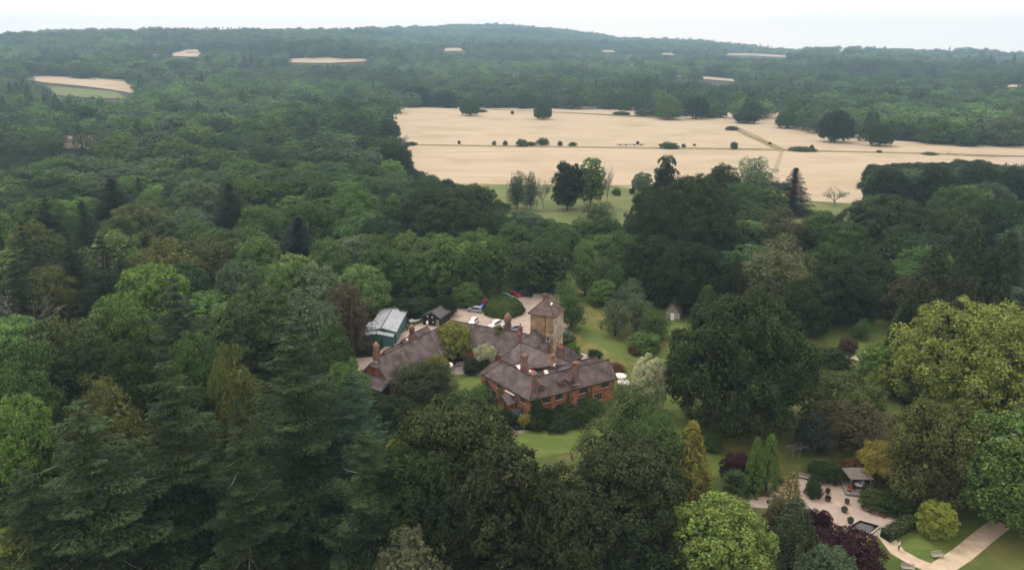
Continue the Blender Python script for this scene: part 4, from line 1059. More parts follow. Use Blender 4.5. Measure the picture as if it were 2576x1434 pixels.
# pond
t = empty('pond', gz(1430, 950), 0, 'dark rectangular pond with stone kerb partly under the purple tree', 'pond')
Q = [gz(1365, 885), gz(1600, 952), gz(1490, 1040), gz(1235, 965)]
with Shift(t):
    b = MB(); c = sum(Q, Vector()) / 4
    inn_ = [q + (c - q) * .10 for q in Q]
    b.add([Vector((*q[:2], .16)) for q in inn_], [(3, 2, 1, 0)]); b.build('pond_water', mat('pond_water', (.006, .008, .010), rough=.04, spec=.8), t)
    for i in range(4):
        a, d = Q[i], Q[(i + 1) % 4]; a2, d2 = inn_[i], inn_[(i + 1) % 4]; b = MB()
        b.slab([Vector((*q[:2], .34)) for q in (a, d, d2, a2)], .34); b.build('kerb', IRON if i in (0, 3) else CAPM, t)
# pavilion
t = empty('garden_pavilion', gz(1330, 490), 0, 'grey timber pavilion with hipped shingle roof on a railed deck', 'pavilion')
with Shift(t):
    dk = [gz(1130, 385, .3), gz(1205, 570, .3), gz(1445, 600, .3), gz(1545, 430, .3), gz(1290, 375, .3)]
    b = MB(); b.slab(dk, .24); b.build('deck', WEATH, t)
    rc = [gz(1238, 385, 2.6), gz(1270, 400, 2.5), gz(1535, 400, 2.5), gz(1440, 285, 2.5)]
    a, b_, c = gz(1262, 402, 2.5), gz(1532, 402, 2.5), None
    d = Vector((b_.x - a.x, b_.y - a.y)).normalized(); n = Vector((-d.y, d.x)); L = (b_ - a).length; W_ = 3.6
    P = lambda i, j, z: V3(Vector(a[:2]) + d * i + n * j, z)
    r = roofpart('roof', [[P(0, 0, 2.5), P(L, 0, 2.5), P(L * .68, W_ / 2, 3.7), P(L * .32, W_ / 2, 3.7)], [P(L, 0, 2.5), P(L, W_, 2.5), P(L * .68, W_ / 2, 3.7)],
                     [P(L, W_, 2.5), P(0, W_, 2.5), P(L * .32, W_ / 2, 3.7), P(L * .68, W_ / 2, 3.7)], [P(0, W_, 2.5), P(0, 0, 2.5), P(L * .32, W_ / 2, 3.7)]], ROOFW, t, .12)
    for i in (.35, L / 2, L - .35):
        for j in (.35, W_ - .35): b = MB(); b.box(P(i, j, 1.4), (.12, .12, 2.2)); b.build('post', WEATH, t)
    b = MB(); b.box(P(L / 2, W_ - .3, 1.35), (L - .8, .06, 2.0), math.atan2(d.y, d.x)); b.build('back_wall', WEATH, t)
    for i in range(5):
        p0, p1_ = dk[i], dk[(i + 1) % 5]
        if i == 3: continue
        b = MB(); b.box(((p0.x + p1_.x) / 2, (p0.y + p1_.y) / 2, .42), ((p1_ - p0).length, .10, .12), math.atan2(p1_.y - p0.y, p1_.x - p0.x)); b.build('deck_kerb', WEATH, t)
p = gz(1345, 500, .31)
t = empty('garden_table', p, .4, 'round pale table under the pavilion roof', 'table')
b = MB(); b.lathe([(.65, .70), (.66, .73), (.65, .75)], n=18); b.build('tabletop', WHITE, t); b = MB(); b.lathe([(.28, 0), (.05, .06), (.05, .70)], n=8); b.build('pedestal', IRON, t)
for k in range(4):
    a = .5 + k * pi / 2; q = (p.x + cos(a) * 1.05, p.y + sin(a) * 1.05, .31)
    t = empty('garden_chair', q, a + pi / 2, ('right rear', 'left rear', 'left front', 'right front')[k] + ' dark chair of the four round the pavilion table', 'chair', 'chairs round the pavilion table')
    b = MB(); b.box((0, 0, .44), (.46, .46, .05)); b.build('seat', IRON if k else BLUEC, t); b = MB(); b.box((0, -.22, .72), (.46, .04, .5)); b.build('backrest', IRON if k else BLUEC, t)
    for sx in (-.2, .2):
        for sy in (-.2, .2): b = MB(); b.box((sx, sy, .21), (.04, .04, .42)); b.build('leg', IRON, t)
p = gz(1262, 455, .31); person(p.x, p.y, R(200), 'person in a pale blue top sitting under the pavilion', BLUEC, DARKC, 'fwd', seat=.6).location.z = .32
p = gz(1245, 535, .31); t = empty('garden_chair', p, 2.6, 'rust coloured chair at the left front corner of the pavilion deck', 'chair', 'chairs round the pavilion table')
b = MB(); b.box((0, 0, .40), (.6, .6, .14)); b.build('seat', RUST, t); b = MB(); b.box((0, -.3, .66), (.6, .12, .5)); b.build('backrest', RUST, t); 
for sx in (-.25, .25):
    for sy in (-.25, .25): b = MB(); b.box((sx, sy, .17), (.06, .06, .34)); b.build('leg', IRON, t)
# metal arbour
p0 = gz(640, 150, 0); t = empty('metal_arbour', p0, R(25), 'dark open metal arbour frame behind the green saplings', 'arbour')
b = MB(); [b.tube([(x, -.8, 2.3), (x, .8, 2.3)], .03, 4) for x in np.linspace(-2, 2, 9)]; b.tube([(-2, -.8, 2.28), (2, -.8, 2.28)], .04).tube([(-2, .8, 2.28), (2, .8, 2.28)], .04); b.build('top_grid', WEATH, t)
for x in (-1.9, 0, 1.9):
    for y in (-.8, .8): b = MB(); b.tube([(x, y, 0), (x, y, 2.28)], .04, 5); b.build('post', WEATH, t)
# glass cold frame / garden arch near the right path
p = gz(1790, 790, 0); t = empty('glass_lean_to', p, R(60), 'small grey glazed lean-to beside the gravel path at right', 'lean-to')
b = MB(); b.box((0, 0, .5), (2.2, 1.4, 1.0)); b.build('base', WEATH, t); b = MB(); b.box((0, 0, 1.14), (2.3, 1.7, .06), M=Matrix.Rotation(R(18), 3, 'X')); b.build('glazing', mat('frosted_glazing', (.22, .24, .25), rough=.2, spec=.6), t)
# white parasols
def parasol(x, y, r, h, lab, n=8):
    t = empty('white_parasol', (x, y, .06), random.random(), lab, 'parasol', 'white parasols')
    b = MB(); V = [(0, 0, h + .55)] + [(r * cos(2 * pi * k / n), r * sin(2 * pi * k / n), h) for k in range(n)] + [(r * cos(2 * pi * k / n), r * sin(2 * pi * k / n), h - .22) for k in range(n)]
    b.add(V, [(0, 1 + k, 1 + (k + 1) % n) for k in range(n)] + [(1 + k, 1 + n + k, 1 + n + (k + 1) % n, 1 + (k + 1) % n) for k in range(n)]); b.build('canopy', CANV, t)
    b = MB(); b.tube([(0, 0, 0), (0, 0, h + .5)], .035, 6); b.build('pole', TEAK, t); b = MB(); b.lathe([(.3, 0), (.3, .08), (.06, .12)], n=10); b.build('base', IRON, t)
for (u, v, r, lab) in ((1559, 968, 1.5, 'white parasol just beyond the right end of the brick house, upper of two'), (1567, 985, 1.4, 'white parasol at the right end of the brick house, lower of two'), (1124, 940, 1.6, 'white parasol in the courtyard above the dark garden tree'), (1118, 946, 1.2, 'smaller white parasol under the courtyard tree')):
    p = at(u, v, 0); parasol(p.x, p.y, r, 2.3, lab)
# orange skip, flagpole
p = at(952, 866, 0); t = empty('skip', p, R(20), 'orange metal skip behind the tall ornamental chimney by the clipped hedge', 'skip')
b = MB(); b.box((0, 0, 1.5), (2.6, 1.6, 1.1), taper=1.25); b.build('hopper', ORNG, t); b = MB(); b.box((0, 0, 2.06), (2.9, 1.7, .06)); b.build('load', SOIL, t)
for sx in (-1, 1): b = MB(); b.box((sx * .9, 0, .5), (.2, 1.3, 1.0)); b.build('stand', IRON, t)
p = at(1420, 722, 0); t = empty('flagpole', p, 0, 'bare white flagpole behind the clipped hedge at the head of the drive', 'flagpole')
b = MB(); b.tube([(0, 0, 0), (0, 0, 9.5)], [.10, .05], 8); b.build('pole', WHITE, t); b = MB(); b.lathe([(.02, 0), (.11, .08), (.02, .18)], (0, 0, 9.5), 8); b.build('finial', WHITE, t)
for (u, v, lab) in ((1835, 366 + 0, 'tiny dark hide standing on the field margin left of the track'),):
    p = at(1586 + 0, 366.5, 0); t = empty('farm_trailer', p, R(3), 'low farm trailer with a small cab left standing on the field margin', 'trailer')
    b = MB(); b.box((0, 0, 1.0), (24, 2.4, .35)); b.build('bed', WEATH, t); b = MB(); b.box((6, 0, 2.0), (2.2, 2.2, 2.2)); b.box((6, 0, 3.2), (2.4, 2.4, .18)); b.build('cab', IRON, t)
    for x in (-9, -4, 3, 9): b = MB(); b.tube([(x, -1.1, .5), (x, 1.1, .5)], .5, 12); b.build('wheel', TYRE, t)

# ------------------------------------------------------------------ tree library: every kind as crown mesh + trunk mesh, unit size H0 x W0
LIB = {}
def reg(kind, H0, W0, parts, w, dw=None, bark=BARK, leaf=LEAF):
    cm = leafmesh(kind + '_crown', parts); cm.materials.append(leaf)
    if leaf is FARLEAF:
        LIB.setdefault(kind, []).append((H0, W0, cm, None, None)); return
    tm = mesh(kind + '_trunk', w.V, w.F, True); tm.materials.append(bark)
    dm = None
    if dw is not None and dw.V: dm = mesh(kind + '_deadwood', dw.V, dw.F); dm.materials.append(DEADWOOD)
    LIB.setdefault(kind, []).append((H0, W0, cm, tm, dm))
for s_ in (11, 12, 13, 14): reg('oak', 20, 18, *broad(s_, 20, 18, .03, 44, .15, .52, 1.0, irr=.16))
for s_ in (21, 22, 23): reg('round', 18, 16, *broad(s_, 18, 16, .03, 70, .115, .46, 1.0, irr=.09, top=.75, sub=7))
for s_ in (25, 26): reg('big', 24, 28, *broad(s_, 24, 28, .02, 120, .095, .50, 1.0, irr=.15, top=.65, sub=7))
for s_ in (31, 32, 33): reg('loose', 18, 14, *broad(s_, 18, 14, .015, 40, .15, .36, .45, irr=.30, asp=2, sub=7))
for s_ in (41, 42): reg('weep', 18, 11, *broad(s_, 18, 11, .05, 46, .13, .50, .8, irr=.20, weep=1.0, top=.5))
for s_ in (51, 52): reg('tall', 22, 11, *broad(s_, 22, 11, .08, 48, .17, .50, .9, irr=.18, top=.35))
for s_ in (61, 62, 63): reg('fir', 30, 19, *conifer(s_, 30, 19, 120, .44, .34, .70, .46, .02, 30, .09, .38, whorl=True))
for s_ in (66, 67): reg('spruce', 20, 10, *conifer(s_, 20, 10, 210, .42, .32, .35, .74, .03, 12, .0, .10))
for s_ in (71, 72): reg('cypress', 22, 9, *cypress(s_, 22, 9, .5, 11000, .80))
reg('column', 14, 5, *cypress(75, 14, 5, .36, 7000, .50, cut=.92))
reg('cone', 10, 6, *cypress(76, 10, 6, .26, 9000, .62))
for s_ in (81, 82): reg('bare', 16, 8, *bare(s_, 16, 8, 4), bark=DEADWOOD)
reg('twiggy', 12, 9, *bare(84, 12, 9, 4, 5), bark=PALEBARK)
for s_ in (91, 92, 93): reg('shrub', 4, 5, *broad(s_, 4, 5, .0, 30, .17, .20, .8, irr=.18, sub=6))
reg('flat', 9, 16, *broad(95, 9, 16, .30, 40, .12, .34, .9, flat=.45, irr=.14, top=.9))
for s_ in (101, 102, 103, 104): reg('mid', 18, 16, *broad(s_, 18, 16, .0, 48, .145, .62, .85, irr=.12, top=.75, sub=6))
for s_ in (105, 106): reg('midcon', 20, 9, *cypress(s_, 20, 9, 1.0, 1100, .85))
for s_ in (111, 112, 113, 114): reg('far', 16, 16, *broad(s_, 16, 16, .0, 40, .155, .72, .7, irr=.12, top=.8, sub=5), leaf=FARLEAF)
reg('far', 20, 9, *cypress(115, 20, 9, 1.8, 260, .85), leaf=FARLEAF)

C = dict(dark=(.030, .055, .017), deep=(.022, .038, .014), mid=(.053, .102, .028), light=(.084, .150, .042), grey=(.074, .120, .064), olive=(.100, .120, .034),
         bright=(.105, .190, .040), fir=(.036, .064, .026), bluefir=(.046, .094, .058), yellow=(.28, .29, .055), lime=(.19, .24, .055), copper=(.036, .014, .019),
         brown=(.085, .068, .045), euc=(.125, .150, .072), cream=(.42, .46, .28), gold=(.22, .20, .045), birch=(.085, .120, .060), cyp=(.040, .058, .024), rust=(.11, .055, .028), pale=(.11, .17, .085))
KIND = dict(oak='broadleaf_tree', round='broadleaf_tree', loose='broadleaf_tree', weep='birch_tree', tall='broadleaf_tree', fir='fir_tree', spruce='spruce_tree', cypress='cypress_tree', column='columnar_tree',
            cone='conifer_tree', bare='bare_tree', twiggy='bare_tree', shrub='shrub', flat='spreading_tree', mid='broadleaf_tree', big='broadleaf_tree', midcon='conifer_tree')
trng = random.Random(5)
SPOTS = []
def plant(kind, x, y, H, W, col, label=None, group=None, var=None, rz=None, z=None, tr=None, cat=None):
    if kind in ('oak', 'round') and W > 20.5: kind = 'big'
    k = trng.randrange(len(LIB[kind])) if var is None else var % len(LIB[kind])
    H0, W0, cm, tm, dm = LIB[kind][k]
    if z is None: z = T(x, y)
    root = empty(KIND[kind], (x, y, z), trng.random() * 6.28 if rz is None else rz, label, cat or ('shrub' if kind == 'shrub' else 'tree'), group)
    sc = (W / W0, W / W0, H / H0)
    c = C[col] if isinstance(col, str) else col
    j = trng.uniform(.88, 1.12)
    if len(cm.polygons):
        o = bpy.data.objects.new('crown' if kind != 'shrub' else 'foliage', cm); COL.objects.link(o); o.parent = root; o.scale = sc; o.color = (c[0] * j, c[1] * j, c[2] * j, 1)
    if tm and (tr is None or tr):
        o = bpy.data.objects.new('trunk' if kind != 'shrub' else 'stem', tm); COL.objects.link(o); o.parent = root; o.scale = sc
    if dm:
        o = bpy.data.objects.new('dead_branches', dm); COL.objects.link(o); o.parent = root; o.scale = sc
    return root
def pt(kind, u, vt, w, H, col, label, group=None, **k):
    """tree known by its top in the survey, apparent width and real height"""
    p = at(u, vt, H); d = ray(u, vt + 60)
    dep = p.y * _c + (CAMH - (p.z if p.z != H else H) + H * .4) * _s
    if math.hypot(p.x, p.y) > R0:                       # on the rising ground beyond
        dep = p.y
    W = w * dep / FPX
    if math.hypot(p.x, p.y) < R0: zz = 0
    else: zz = T(p.x, p.y)
    SPOTS.append((p.x, p.y, zz, H, W, col, kind))
    return plant(kind, p.x, p.y, H, W, col, label, group, **k)
HAND = """
fir 730 796 420 34 fir|tallest dark fir standing just in front of the left end of the service range
fir 196 1010 500 29 fir|broad blue-green fir low on the left with long level boughs
fir 414 908 390 31 fir|dark fir between the low broad fir and the tall central fir
fir 885 938 270 24 bluefir|blue-tinged fir close beside the left yard and the low tiled porch
fir 915 1085 320 22 fir|lower fir in front of the blue-tinged fir
fir 590 1075 300 25 fir|dark fir squeezed left of the tallest fir at the bottom
fir 50 1180 300 22 fir|dark fir cut by the bottom left edge
fir 436 698 270 29 (.040,.060,.036)|grey-green feathery fir rising in front of the bright domed tree in the left wood
fir 590 980 180 27 fir|narrow dark fir just left of the tallest fir
fir 51 560 124 24 (.024,.043,.019)|dark fir near the left edge beside its pale bare-topped neighbour
fir 108 490 130 24 (.024,.043,.019)|dark fir upper left in the wood, topmost of the left edge conifers
spruce 203 503 110 22 fir|small pointed dark spruce among the left edge conifers
spruce 277 448 160 22 deep|dark conifer behind the pale dome in the left wood
fir 250 592 169 24 (.024,.043,.019)|thin dark fir with bare upper boughs in the left wood
fir 165 585 156 23 (.024,.043,.019)|dark fir just right of the left edge group
fir 30 640 169 25 (.024,.043,.019)|tall dark fir touching the left edge halfway up
fir 88 610 143 22 (.024,.043,.019)|scruffy fir among the left edge conifers, lower middle
fir 300 640 156 22 (.024,.043,.019)|thin conifer in front of the olive feathery trees
bare 62 735 150 14 fir|dead grey tree with drooping bare boughs by the left edge
bare 250 612 26 22 fir|dead pale spire standing among the left edge firs
spruce 747 543 190 22 (.020,.036,.030)|dense dark spruce with a broad skirt standing alone in the middle of the left wood
spruce 574 460 150 21 deep|dark conifer in the left wood right of the pale dome
spruce 2003 422 125 22 (.018,.030,.024)|lone dark spruce with clear tiers against the tan field
spruce 1772 240 46 20 deep|tiny dark spire at the far field edge
cypress 2363 618 170 25 cyp|leftmost tall dark cypress in the right-hand group
cypress 2462 575 150 27 cyp|tallest dark cypress behind its neighbours at right
cypress 2548 585 130 26 cyp|tall dark cypress against the right edge
cypress 2455 698 130 23 cyp|shorter dark cypress in front of the right-hand pair
cypress 2412 760 190 24 (.030,.048,.026)|broad dark cypress sweeping down beside the yellow-green tree
cypress 2530 690 130 23 cyp|dark cypress at right just above the yellow-green tree
cypress 1856 645 75 17 cyp|narrow dark conifer behind the olive grey tree
cone 1782 718 92 11 mid|dense mid-green cone beside the summer house
oak 1880 742 355 28 (.034,.056,.020)|biggest dark green tree, a huge rounded mass right of the house
loose 1958 588 205 24 euc|olive grey eucalyptus-like tree behind the biggest dark tree
loose 1972 512 120 22 (.068,.074,.038)|brownish thin-leaved tree behind the olive grey tree
oak 1660 468 160 26 dark|dark tree left half of the great clump in front of the tan field
oak 1762 438 185 28 (.036,.054,.018)|dark tree crowning the great clump in front of the tan field
oak 1800 540 170 22 deep|lower dark tree on the right flank of the great clump
oak 1640 590 150 20 deep|lower dark tree at the foot of the great clump
oak 1740 610 200 20 deep|lowest shaded tree of the great clump
tall 1679 392 66 27 deep|tall dark narrow tree rising above the great clump
loose 1905 390 115 24 pale|airy light green tree with visible stems against the tan field
oak 1822 414 92 22 dark|dark tree left of the airy light green one
oak 1868 460 120 18 mid|mid-green tree under the airy light green one
round 1931 470 110 16 mid|low rounded tree left of the tiered spruce
round 1618 433 54 12 pale|small pale round tree on the near edge of the tan field
twiggy 2104 472 60 9 pale|small leafless bush-like tree on the edge of the pasture
oak 1430 404 82 24 (.020,.032,.014)|very dark oak standing in the pasture
tall 1489 398 74 24 light|light green tree pressed against the very dark oak
bare 1531 408 26 23 dark|tall dead tree with bare twigs beside the light green tree
bare 1512 425 24 18 dark|shorter dead stem between the light green tree and the tall dead one
weep 1302 428 58 19 birch|leftmost birch of three in the pasture
weep 1336 430 42 19 birch|middle birch of three in the pasture, the densest
twiggy 1366 450 40 15 birch|thin see-through birch, rightmost of three in the pasture
shrub 1551 473 24 4 mid|small bush on the edge of the field right of the dead tree
shrub 1590 474 16 3 mid|tiny bush on the field edge left of the small pale round tree
loose 1505 500 90 14 birch|greyish green tree below the light green one
oak 1180 463 160 19 (.040,.066,.024)|broad dark oak whose crown cuts the near edge of the tan field, right half
oak 1085 472 150 20 dark|broad dark oak left of the one that cuts the near edge of the tan field
oak 1130 505 170 18 dark|dark oak filling the front of the broad pair
round 1085 530 90 13 grey|blue-green bushy tree at the foot of the broad dark oaks
oak 1215 535 90 14 dark|dark shaded tree on the right foot of the broad oaks
loose 990 428 110 19 grey|greyish green willow-like tree at the corner of the tan field
loose 1078 432 80 18 mid|tree with thin outer twigs at the lower left corner of the tan field
tall 990 488 48 14 light|small upright light green tree in the gap of the wood
round 985 362 92 19 dark|round dark tree bulging into the tan field from the left wood
oak 936 222 100 22 dark|tall dark tree where the left wood meets the far end of the tan field
oak 975 300 60 18 dark|tree jutting from the left wood edge into the tan field
bare 1012 338 34 12 dark|bare brownish tree at the edge of the left wood
bare 1022 372 34 12 brown|lower bare brownish tree at the edge of the left wood
loose 875 700 120 20 brown|brown-tinted beech behind the teal shed
oak 960 615 130 16 mid|mid-green tree in the row behind the yard, left
round 1040 640 125 14 mid|rounded tree above the black timber hut
tall 1115 600 100 19 light|light green tree topping the row behind the drive
weep 1120 640 84 14 grey|greyish weeping birch hanging over the timber hut
weep 1190 600 90 19 mid|tall weeping birch behind the parked cars
weep 1252 588 110 20 mid|broad weeping tree behind the domed bush
oak 1175 712 80 7 light|bright lower tree just behind the parked cars
weep 1372 604 150 17 dark|wide shaded birch mass behind the clipped hedge
tall 1476 612 66 17 light|light green pyramid-shaped tree right of the clipped hedge
loose 1440 735 80 11 mid|mid-green tree beside the tower
loose 1425 700 60 11 light|thin light green tree at the right end of the clipped hedge
loose 1620 672 90 11 birch|young birch in the group above the long grass, left
loose 1668 690 70 10 birch|young birch in the group left of the summer house
weep 1555 660 80 12 mid|young weeping birch right of the pyramid-shaped tree
loose 1552 748 82 11 birch|soft green tree standing in the long grass
loose 1605 735 80 11 birch|soft green tree right of its twin in the long grass
loose 1650 775 84 9 mid|bushy tree at the edge of the mown path
oak 1570 580 90 15 mid|mid-green tree left of the great clump
oak 1500 590 100 13 light|light green tree in the tangle below the pasture
round 1330 535 90 11 grey|willow-grey rounded tree below the pasture
loose 1260 520 60 12 mid|loose tree left of the willow-grey one
round 1410 560 80 10 mid|low rounded tree beneath the pasture path
round 2240 428 106 19 deep|dark oak on the field edge, first right of the leafless tree
round 2362 418 98 22 deep|dark oak on the field edge, second in the right-hand line
round 2468 413 106 20 dark|dark oak on the field edge, third in the right-hand line
oak 2556 421 88 18 deep|dark oak on the field edge at the right side
round 2418 468 130 19 mid|broad dark oak in front of the right-hand line
round 2240 497 230 22 (.040,.062,.024)|great domed oak, broadest of the upper right trees
round 2398 527 150 20 (.048,.074,.026)|domed oak right of the broadest dome
oak 2520 500 160 20 dark|dark oak at the right edge below the field line
oak 2130 560 130 16 mid|mid-green tree under the left flank of the broadest dome
oak 2180 640 150 16 dark|shaded tree below the broadest dome
round 2092 612 130 18 (.045,.090,.024)|fresh green rounded tree right of the olive grey tree
oak 2300 700 130 13 (.072,.070,.028)|brownish olive spreading tree among the dark cypresses
round 2206 703 82 10 bright|small bright green tree at the corner of the right lawn
column 2272 776 66 13 bright|bright green column of a tree beside the right lawn
round 2222 866 112 10 bright|bright green rounded tree right of the small path
round 2226 918 70 7 lime|smaller brighter tree in front of the bright green rounded one
loose 2172 800 50 6 light|thin young tree standing on the right lawn
shrub 2095 880 110 5 dark|dark sprawling shrub at the edge of the right lawn
shrub 2060 800 60 4 brown|brownish shrub above the biggest dark tree's right side
shrub 2135 850 50 4 brown|grey-brown shrub on the right lawn's near edge
round 2500 765 400 25 (.185,.235,.052)|huge yellow-green flowering chestnut filling the right edge
oak 2395 1010 250 19 (.085,.100,.030)|olive green lower tree under the huge yellow-green one
oak 2575 1045 290 19 (.080,.135,.034)|mid-green tree filling the lower right edge
flat 2130 948 225 10 (.080,.110,.035)|layered flat-topped tree above the gravel garden
loose 2150 1005 210 10 (.075,.072,.036)|olive brown willowy tree above the gravel garden
shrub 2055 1040 90 8 (.045,.068,.055)|blue-green shrub left of the olive brown willowy tree
flat 2240 1125 150 7 gold|yellow-flowering spreading tree behind the pavilion
loose 2375 1110 150 13 (.060,.055,.030)|dark brownish conifer-like tree right of the pavilion
column 1908 1100 55 11 bright|left of two bright green upright saplings by the gravel garden
column 1944 1092 66 11 bright|right of two bright green upright saplings by the gravel garden
round 1862 1143 95 6 copper|purple-leaved round tree beside the bright saplings
cypress 1745 1060 150 16 (.20,.205,.045)|golden green conical conifer left of the gravel garden
cypress 1695 1100 130 13 (.055,.070,.028)|dull green conifer leaning on the golden conical one
cone 1996 1188 95 12 (.190,.175,.060)|golden brown cone in front of the gravel
cone 2010 1262 185 13 (.048,.078,.038)|dark green cone in front of the golden brown one
tall 1958 1248 66 9 (.12,.12,.05)|brownish green conifer left of the golden brown cone
round 1822 1256 270 15 (.135,.200,.050)|big fresh light green tree at the bottom of the gravel garden
round 2140 1342 185 8 copper|large purple-leaved tree at the foot of the pond
round 2075 1285 46 4 copper|small purple-leaved tree left of the pond
round 2100 1386 165 10 grey|grey-green tree at the bottom edge under the purple one
round 2368 1264 92 6 (.22,.27,.05)|small yellow-green tree on the lawn right of the hedge
oak 1130 1008 320 21 (.045,.065,.022)|large dark green oak in front of the manor's lawn
oak 1050 1120 230 18 dark|dark tree at the lower left of the large oak
oak 1190 1180 230 17 deep|deep shaded tree below the large dark green oak
tall 1275 1128 230 22 (.030,.040,.016)|dull dark conifer-like tree at the bottom centre
loose 1610 955 190 19 (.055,.090,.032)|airy tree whose crown covers the right end of the brick house
loose 1650 1020 190 18 mid|airy green tree right of the one covering the house
loose 1540 1050 200 18 (.055,.080,.032)|airy tree spreading over the front lawn
oak 1580 1110 300 19 (.042,.062,.025)|dark spreading tree in the bottom centre
oak 1420 1190 260 19 (.036,.052,.021)|deep green tree at the bottom centre left
oak 1600 1250 260 14 deep|shaded tree low in the bottom centre
round 1637 893 92 13 cream|cream-flowering round tree beyond the airy trees
weep 1032 1330 190 15 (.095,.115,.060)|grey-green birch bush at the bottom edge
round 1415 1412 60 7 bright|small bright green treetop at the bottom edge
round 480 454 118 19 pale|pale green dome in the upper left wood
loose 382 470 80 18 light|light green tree left of the pale dome
round 340 510 170 20 (.095,.130,.050)|broad pale yellow-green dome in the left wood
loose 420 590 190 20 olive|olive feathery tree in the middle of the left wood
loose 520 585 130 19 (.085,.105,.040)|olive green feathery tree right of its darker twin
oak 642 596 120 19 light|light green oak left of the dense dark spruce
oak 820 600 110 18 light|light green tree right of the dense dark spruce
round 372 662 190 21 bright|brightest green dome in the left wood
oak 285 745 170 20 (.085,.150,.035)|bright green tree on the left flank of the brightest dome
round 591 656 125 19 grey|blue-grey dome in the left wood
round 726 658 120 20 light|green dome left of the yellow-tipped tree above the yard
round 790 665 150 20 pale|pale rounded tree above the left yard
round 642 718 180 21 (.070,.115,.040)|large green dome left of the grey thin tree
loose 765 725 180 21 grey|large grey-green thin-leaved tree above the left yard
oak 693 448 100 19 mid|mid-green oak in the upper left wood
round 777 508 160 20 mid|green dome below the corner of the left wood
oak 642 512 90 18 light|light tree left of the green dome in the upper wood
loose 112 662 130 18 olive|orange-tinged olive tree by the left edge
oak 140 800 220 20 (.060,.090,.030)|green tree with yellowish top in the lower left wood
oak 60 860 180 19 mid|mid-green tree at the left edge below the dead boughs
round 210 850 170 19 dark|dark blue-green tree in the lower left wood
loose 574 850 130 24 (.120,.150,.040)|yellow-green tree left of the tallest fir's tip
oak 480 840 150 22 mid|mid-green tree among the lower left firs
oak 320 870 150 21 dark|dark broadleaf among the lower left firs
oak 37 915 170 19 mid|mid-green tree at the left edge above the bright one
round 40 990 150 18 bright|bright green tree at the left edge in the lower part
loose 249 935 200 22 olive|olive tree above the low broad fir
oak 830 820 110 17 mid|green tree above the pale blue car
oak 870 905 110 14 light|light tree overhanging the left yard
round 22 1330 140 14 lime|yellow-green treetop in the bottom left corner
oak 430 1180 220 14 deep|dark understorey tree at the bottom left
oak 720 1230 220 12 deep|dark understorey tree below the tallest fir
shrub 990 1105 60 5 (.30,.34,.03)|vivid yellow-green shrub left of the large dark green oak
loose 1060 908 180 9 (.040,.060,.024)|dark garden tree in front of the service range
round 1100 893 70 9 (.16,.18,.04)|yellow-tipped garden tree beside the courtyard parasols
round 1139 809 94 10 (.20,.24,.045)|yellow-green magnolia standing in the angle of the tiled range
shrub 1140 880 70 3 copper|dark purple shrub below the magnolia
flat 1222 866 64 6 cream|cream variegated tree in the courtyard
shrub 1195 905 70 3 deep|dark shrub along the courtyard wall
shrub 1270 1030 60 4 deep|dark yew bush beside the porch
cone 1352 1002 62 6 dark|dark creeper-clad yew at the near corner of the brick house
shrub 1322 1042 40 3 gold|golden shrub in the bed at the near corner
shrub 1298 1030 36 3 (.10,.14,.12)|blue-green shrub in the bed at the near corner
shrub 1210 970 60 4 light|light green shrubbery left of the brick house
shrub 1165 985 90 4 mid|mid-green shrubs left of the round lawn
shrub 1225 955 34 4 grey|grey-green climber at the left corner of the brick house
shrub 1150 1010 80 3 dark|low dark shrubs edging the round lawn
shrub 1400 1050 90 2 dark|low dark shrub bed along the front wall
shrub 1460 1035 60 3 dark|dark shrub at the right end of the front bed
shrub 1442 862 40 4 bright|bright green shrub at the foot of the tower
column 1448 882 32 4 mid|clipped dark green column by the tower annexe
shrub 1425 835 46 3 grey|grey-green shrub beside the tower
shrub 1497 880 40 2 dark|round dark shrub in the long grass
shrub 1610 870 60 2 rust|russet tinted shrub by the mown path
shrub 1625 838 90 5 light|light green bush at the bend of the mown path
shrub 1550 915 50 2 rust|orange-brown planting at the right end of the house
shrub 1690 910 60 3 grey|grey shrub beside the mown path
shrub 1720 885 50 6 deep|dark wispy shrub left of the biggest dark tree
shrub 1790 1095 60 3 mid|low green shrub under the biggest dark tree
shrub 1550 735 60 3 bright|bright green undergrowth at the top of the long grass
shrub 1500 740 50 3 bright|bright bramble bank right of the pyramid-shaped tree
shrub 1362 832 30 2 mid|small bush at the foot of the tower
shrub 2160 1160 90 3 rust|reddish shrub left of the pavilion
shrub 2085 1165 90 3 dark|dark shrubs behind the brick garden wall
shrub 2200 1236 72 3 (.055,.080,.025)|dark green mound right of the pavilion deck
shrub 2262 1238 78 4 dark|dark leafy shrub at the right of the pavilion
shrub 2290 1205 60 6 mid|mid-green shrub with white flowers right of the pavilion
shrub 2050 1210 46 3 dark|dark spiky plant at the left edge of the gravel
shrub 1810 1290 60 3 olive|olive low shrub left of the gravel garden
shrub 1640 1180 60 3 (.13,.16,.05)|pale grassy shrub left of the golden conifer
shrub 2050 1290 80 3 copper|purple heather-like bed edging the gravel
shrub 2310 1280 40 2 light|low light green plant by the right end of the gravel
oak 985 1000 110 8 dark|small dark tree between the fir tips and the dark garden tree
shrub 1020 1050 110 4 mid|shrubs behind the large dark green oak
shrub 1350 1040 70 3 dark|dark shrubs under the near corner windows
shrub 1430 1020 80 3 dark|dark climbing shrubs against the front brick wall
shrub 1375 1032 70 3 deep|deep green shrubs against the front brick wall left of centre
shrub 1490 1005 70 3 mid|mid-green shrubs by the right end of the front wall
cypress 2325 700 150 24 cyp|dark cypress left of the leftmost tall one
cypress 2285 765 110 19 deep|short dark cypress behind the bright green column
cypress 2505 640 150 27 deep|darkest cypress between the tallest and the right edge
oak 2135 668 170 17 deep|shaded tree above the right lawn
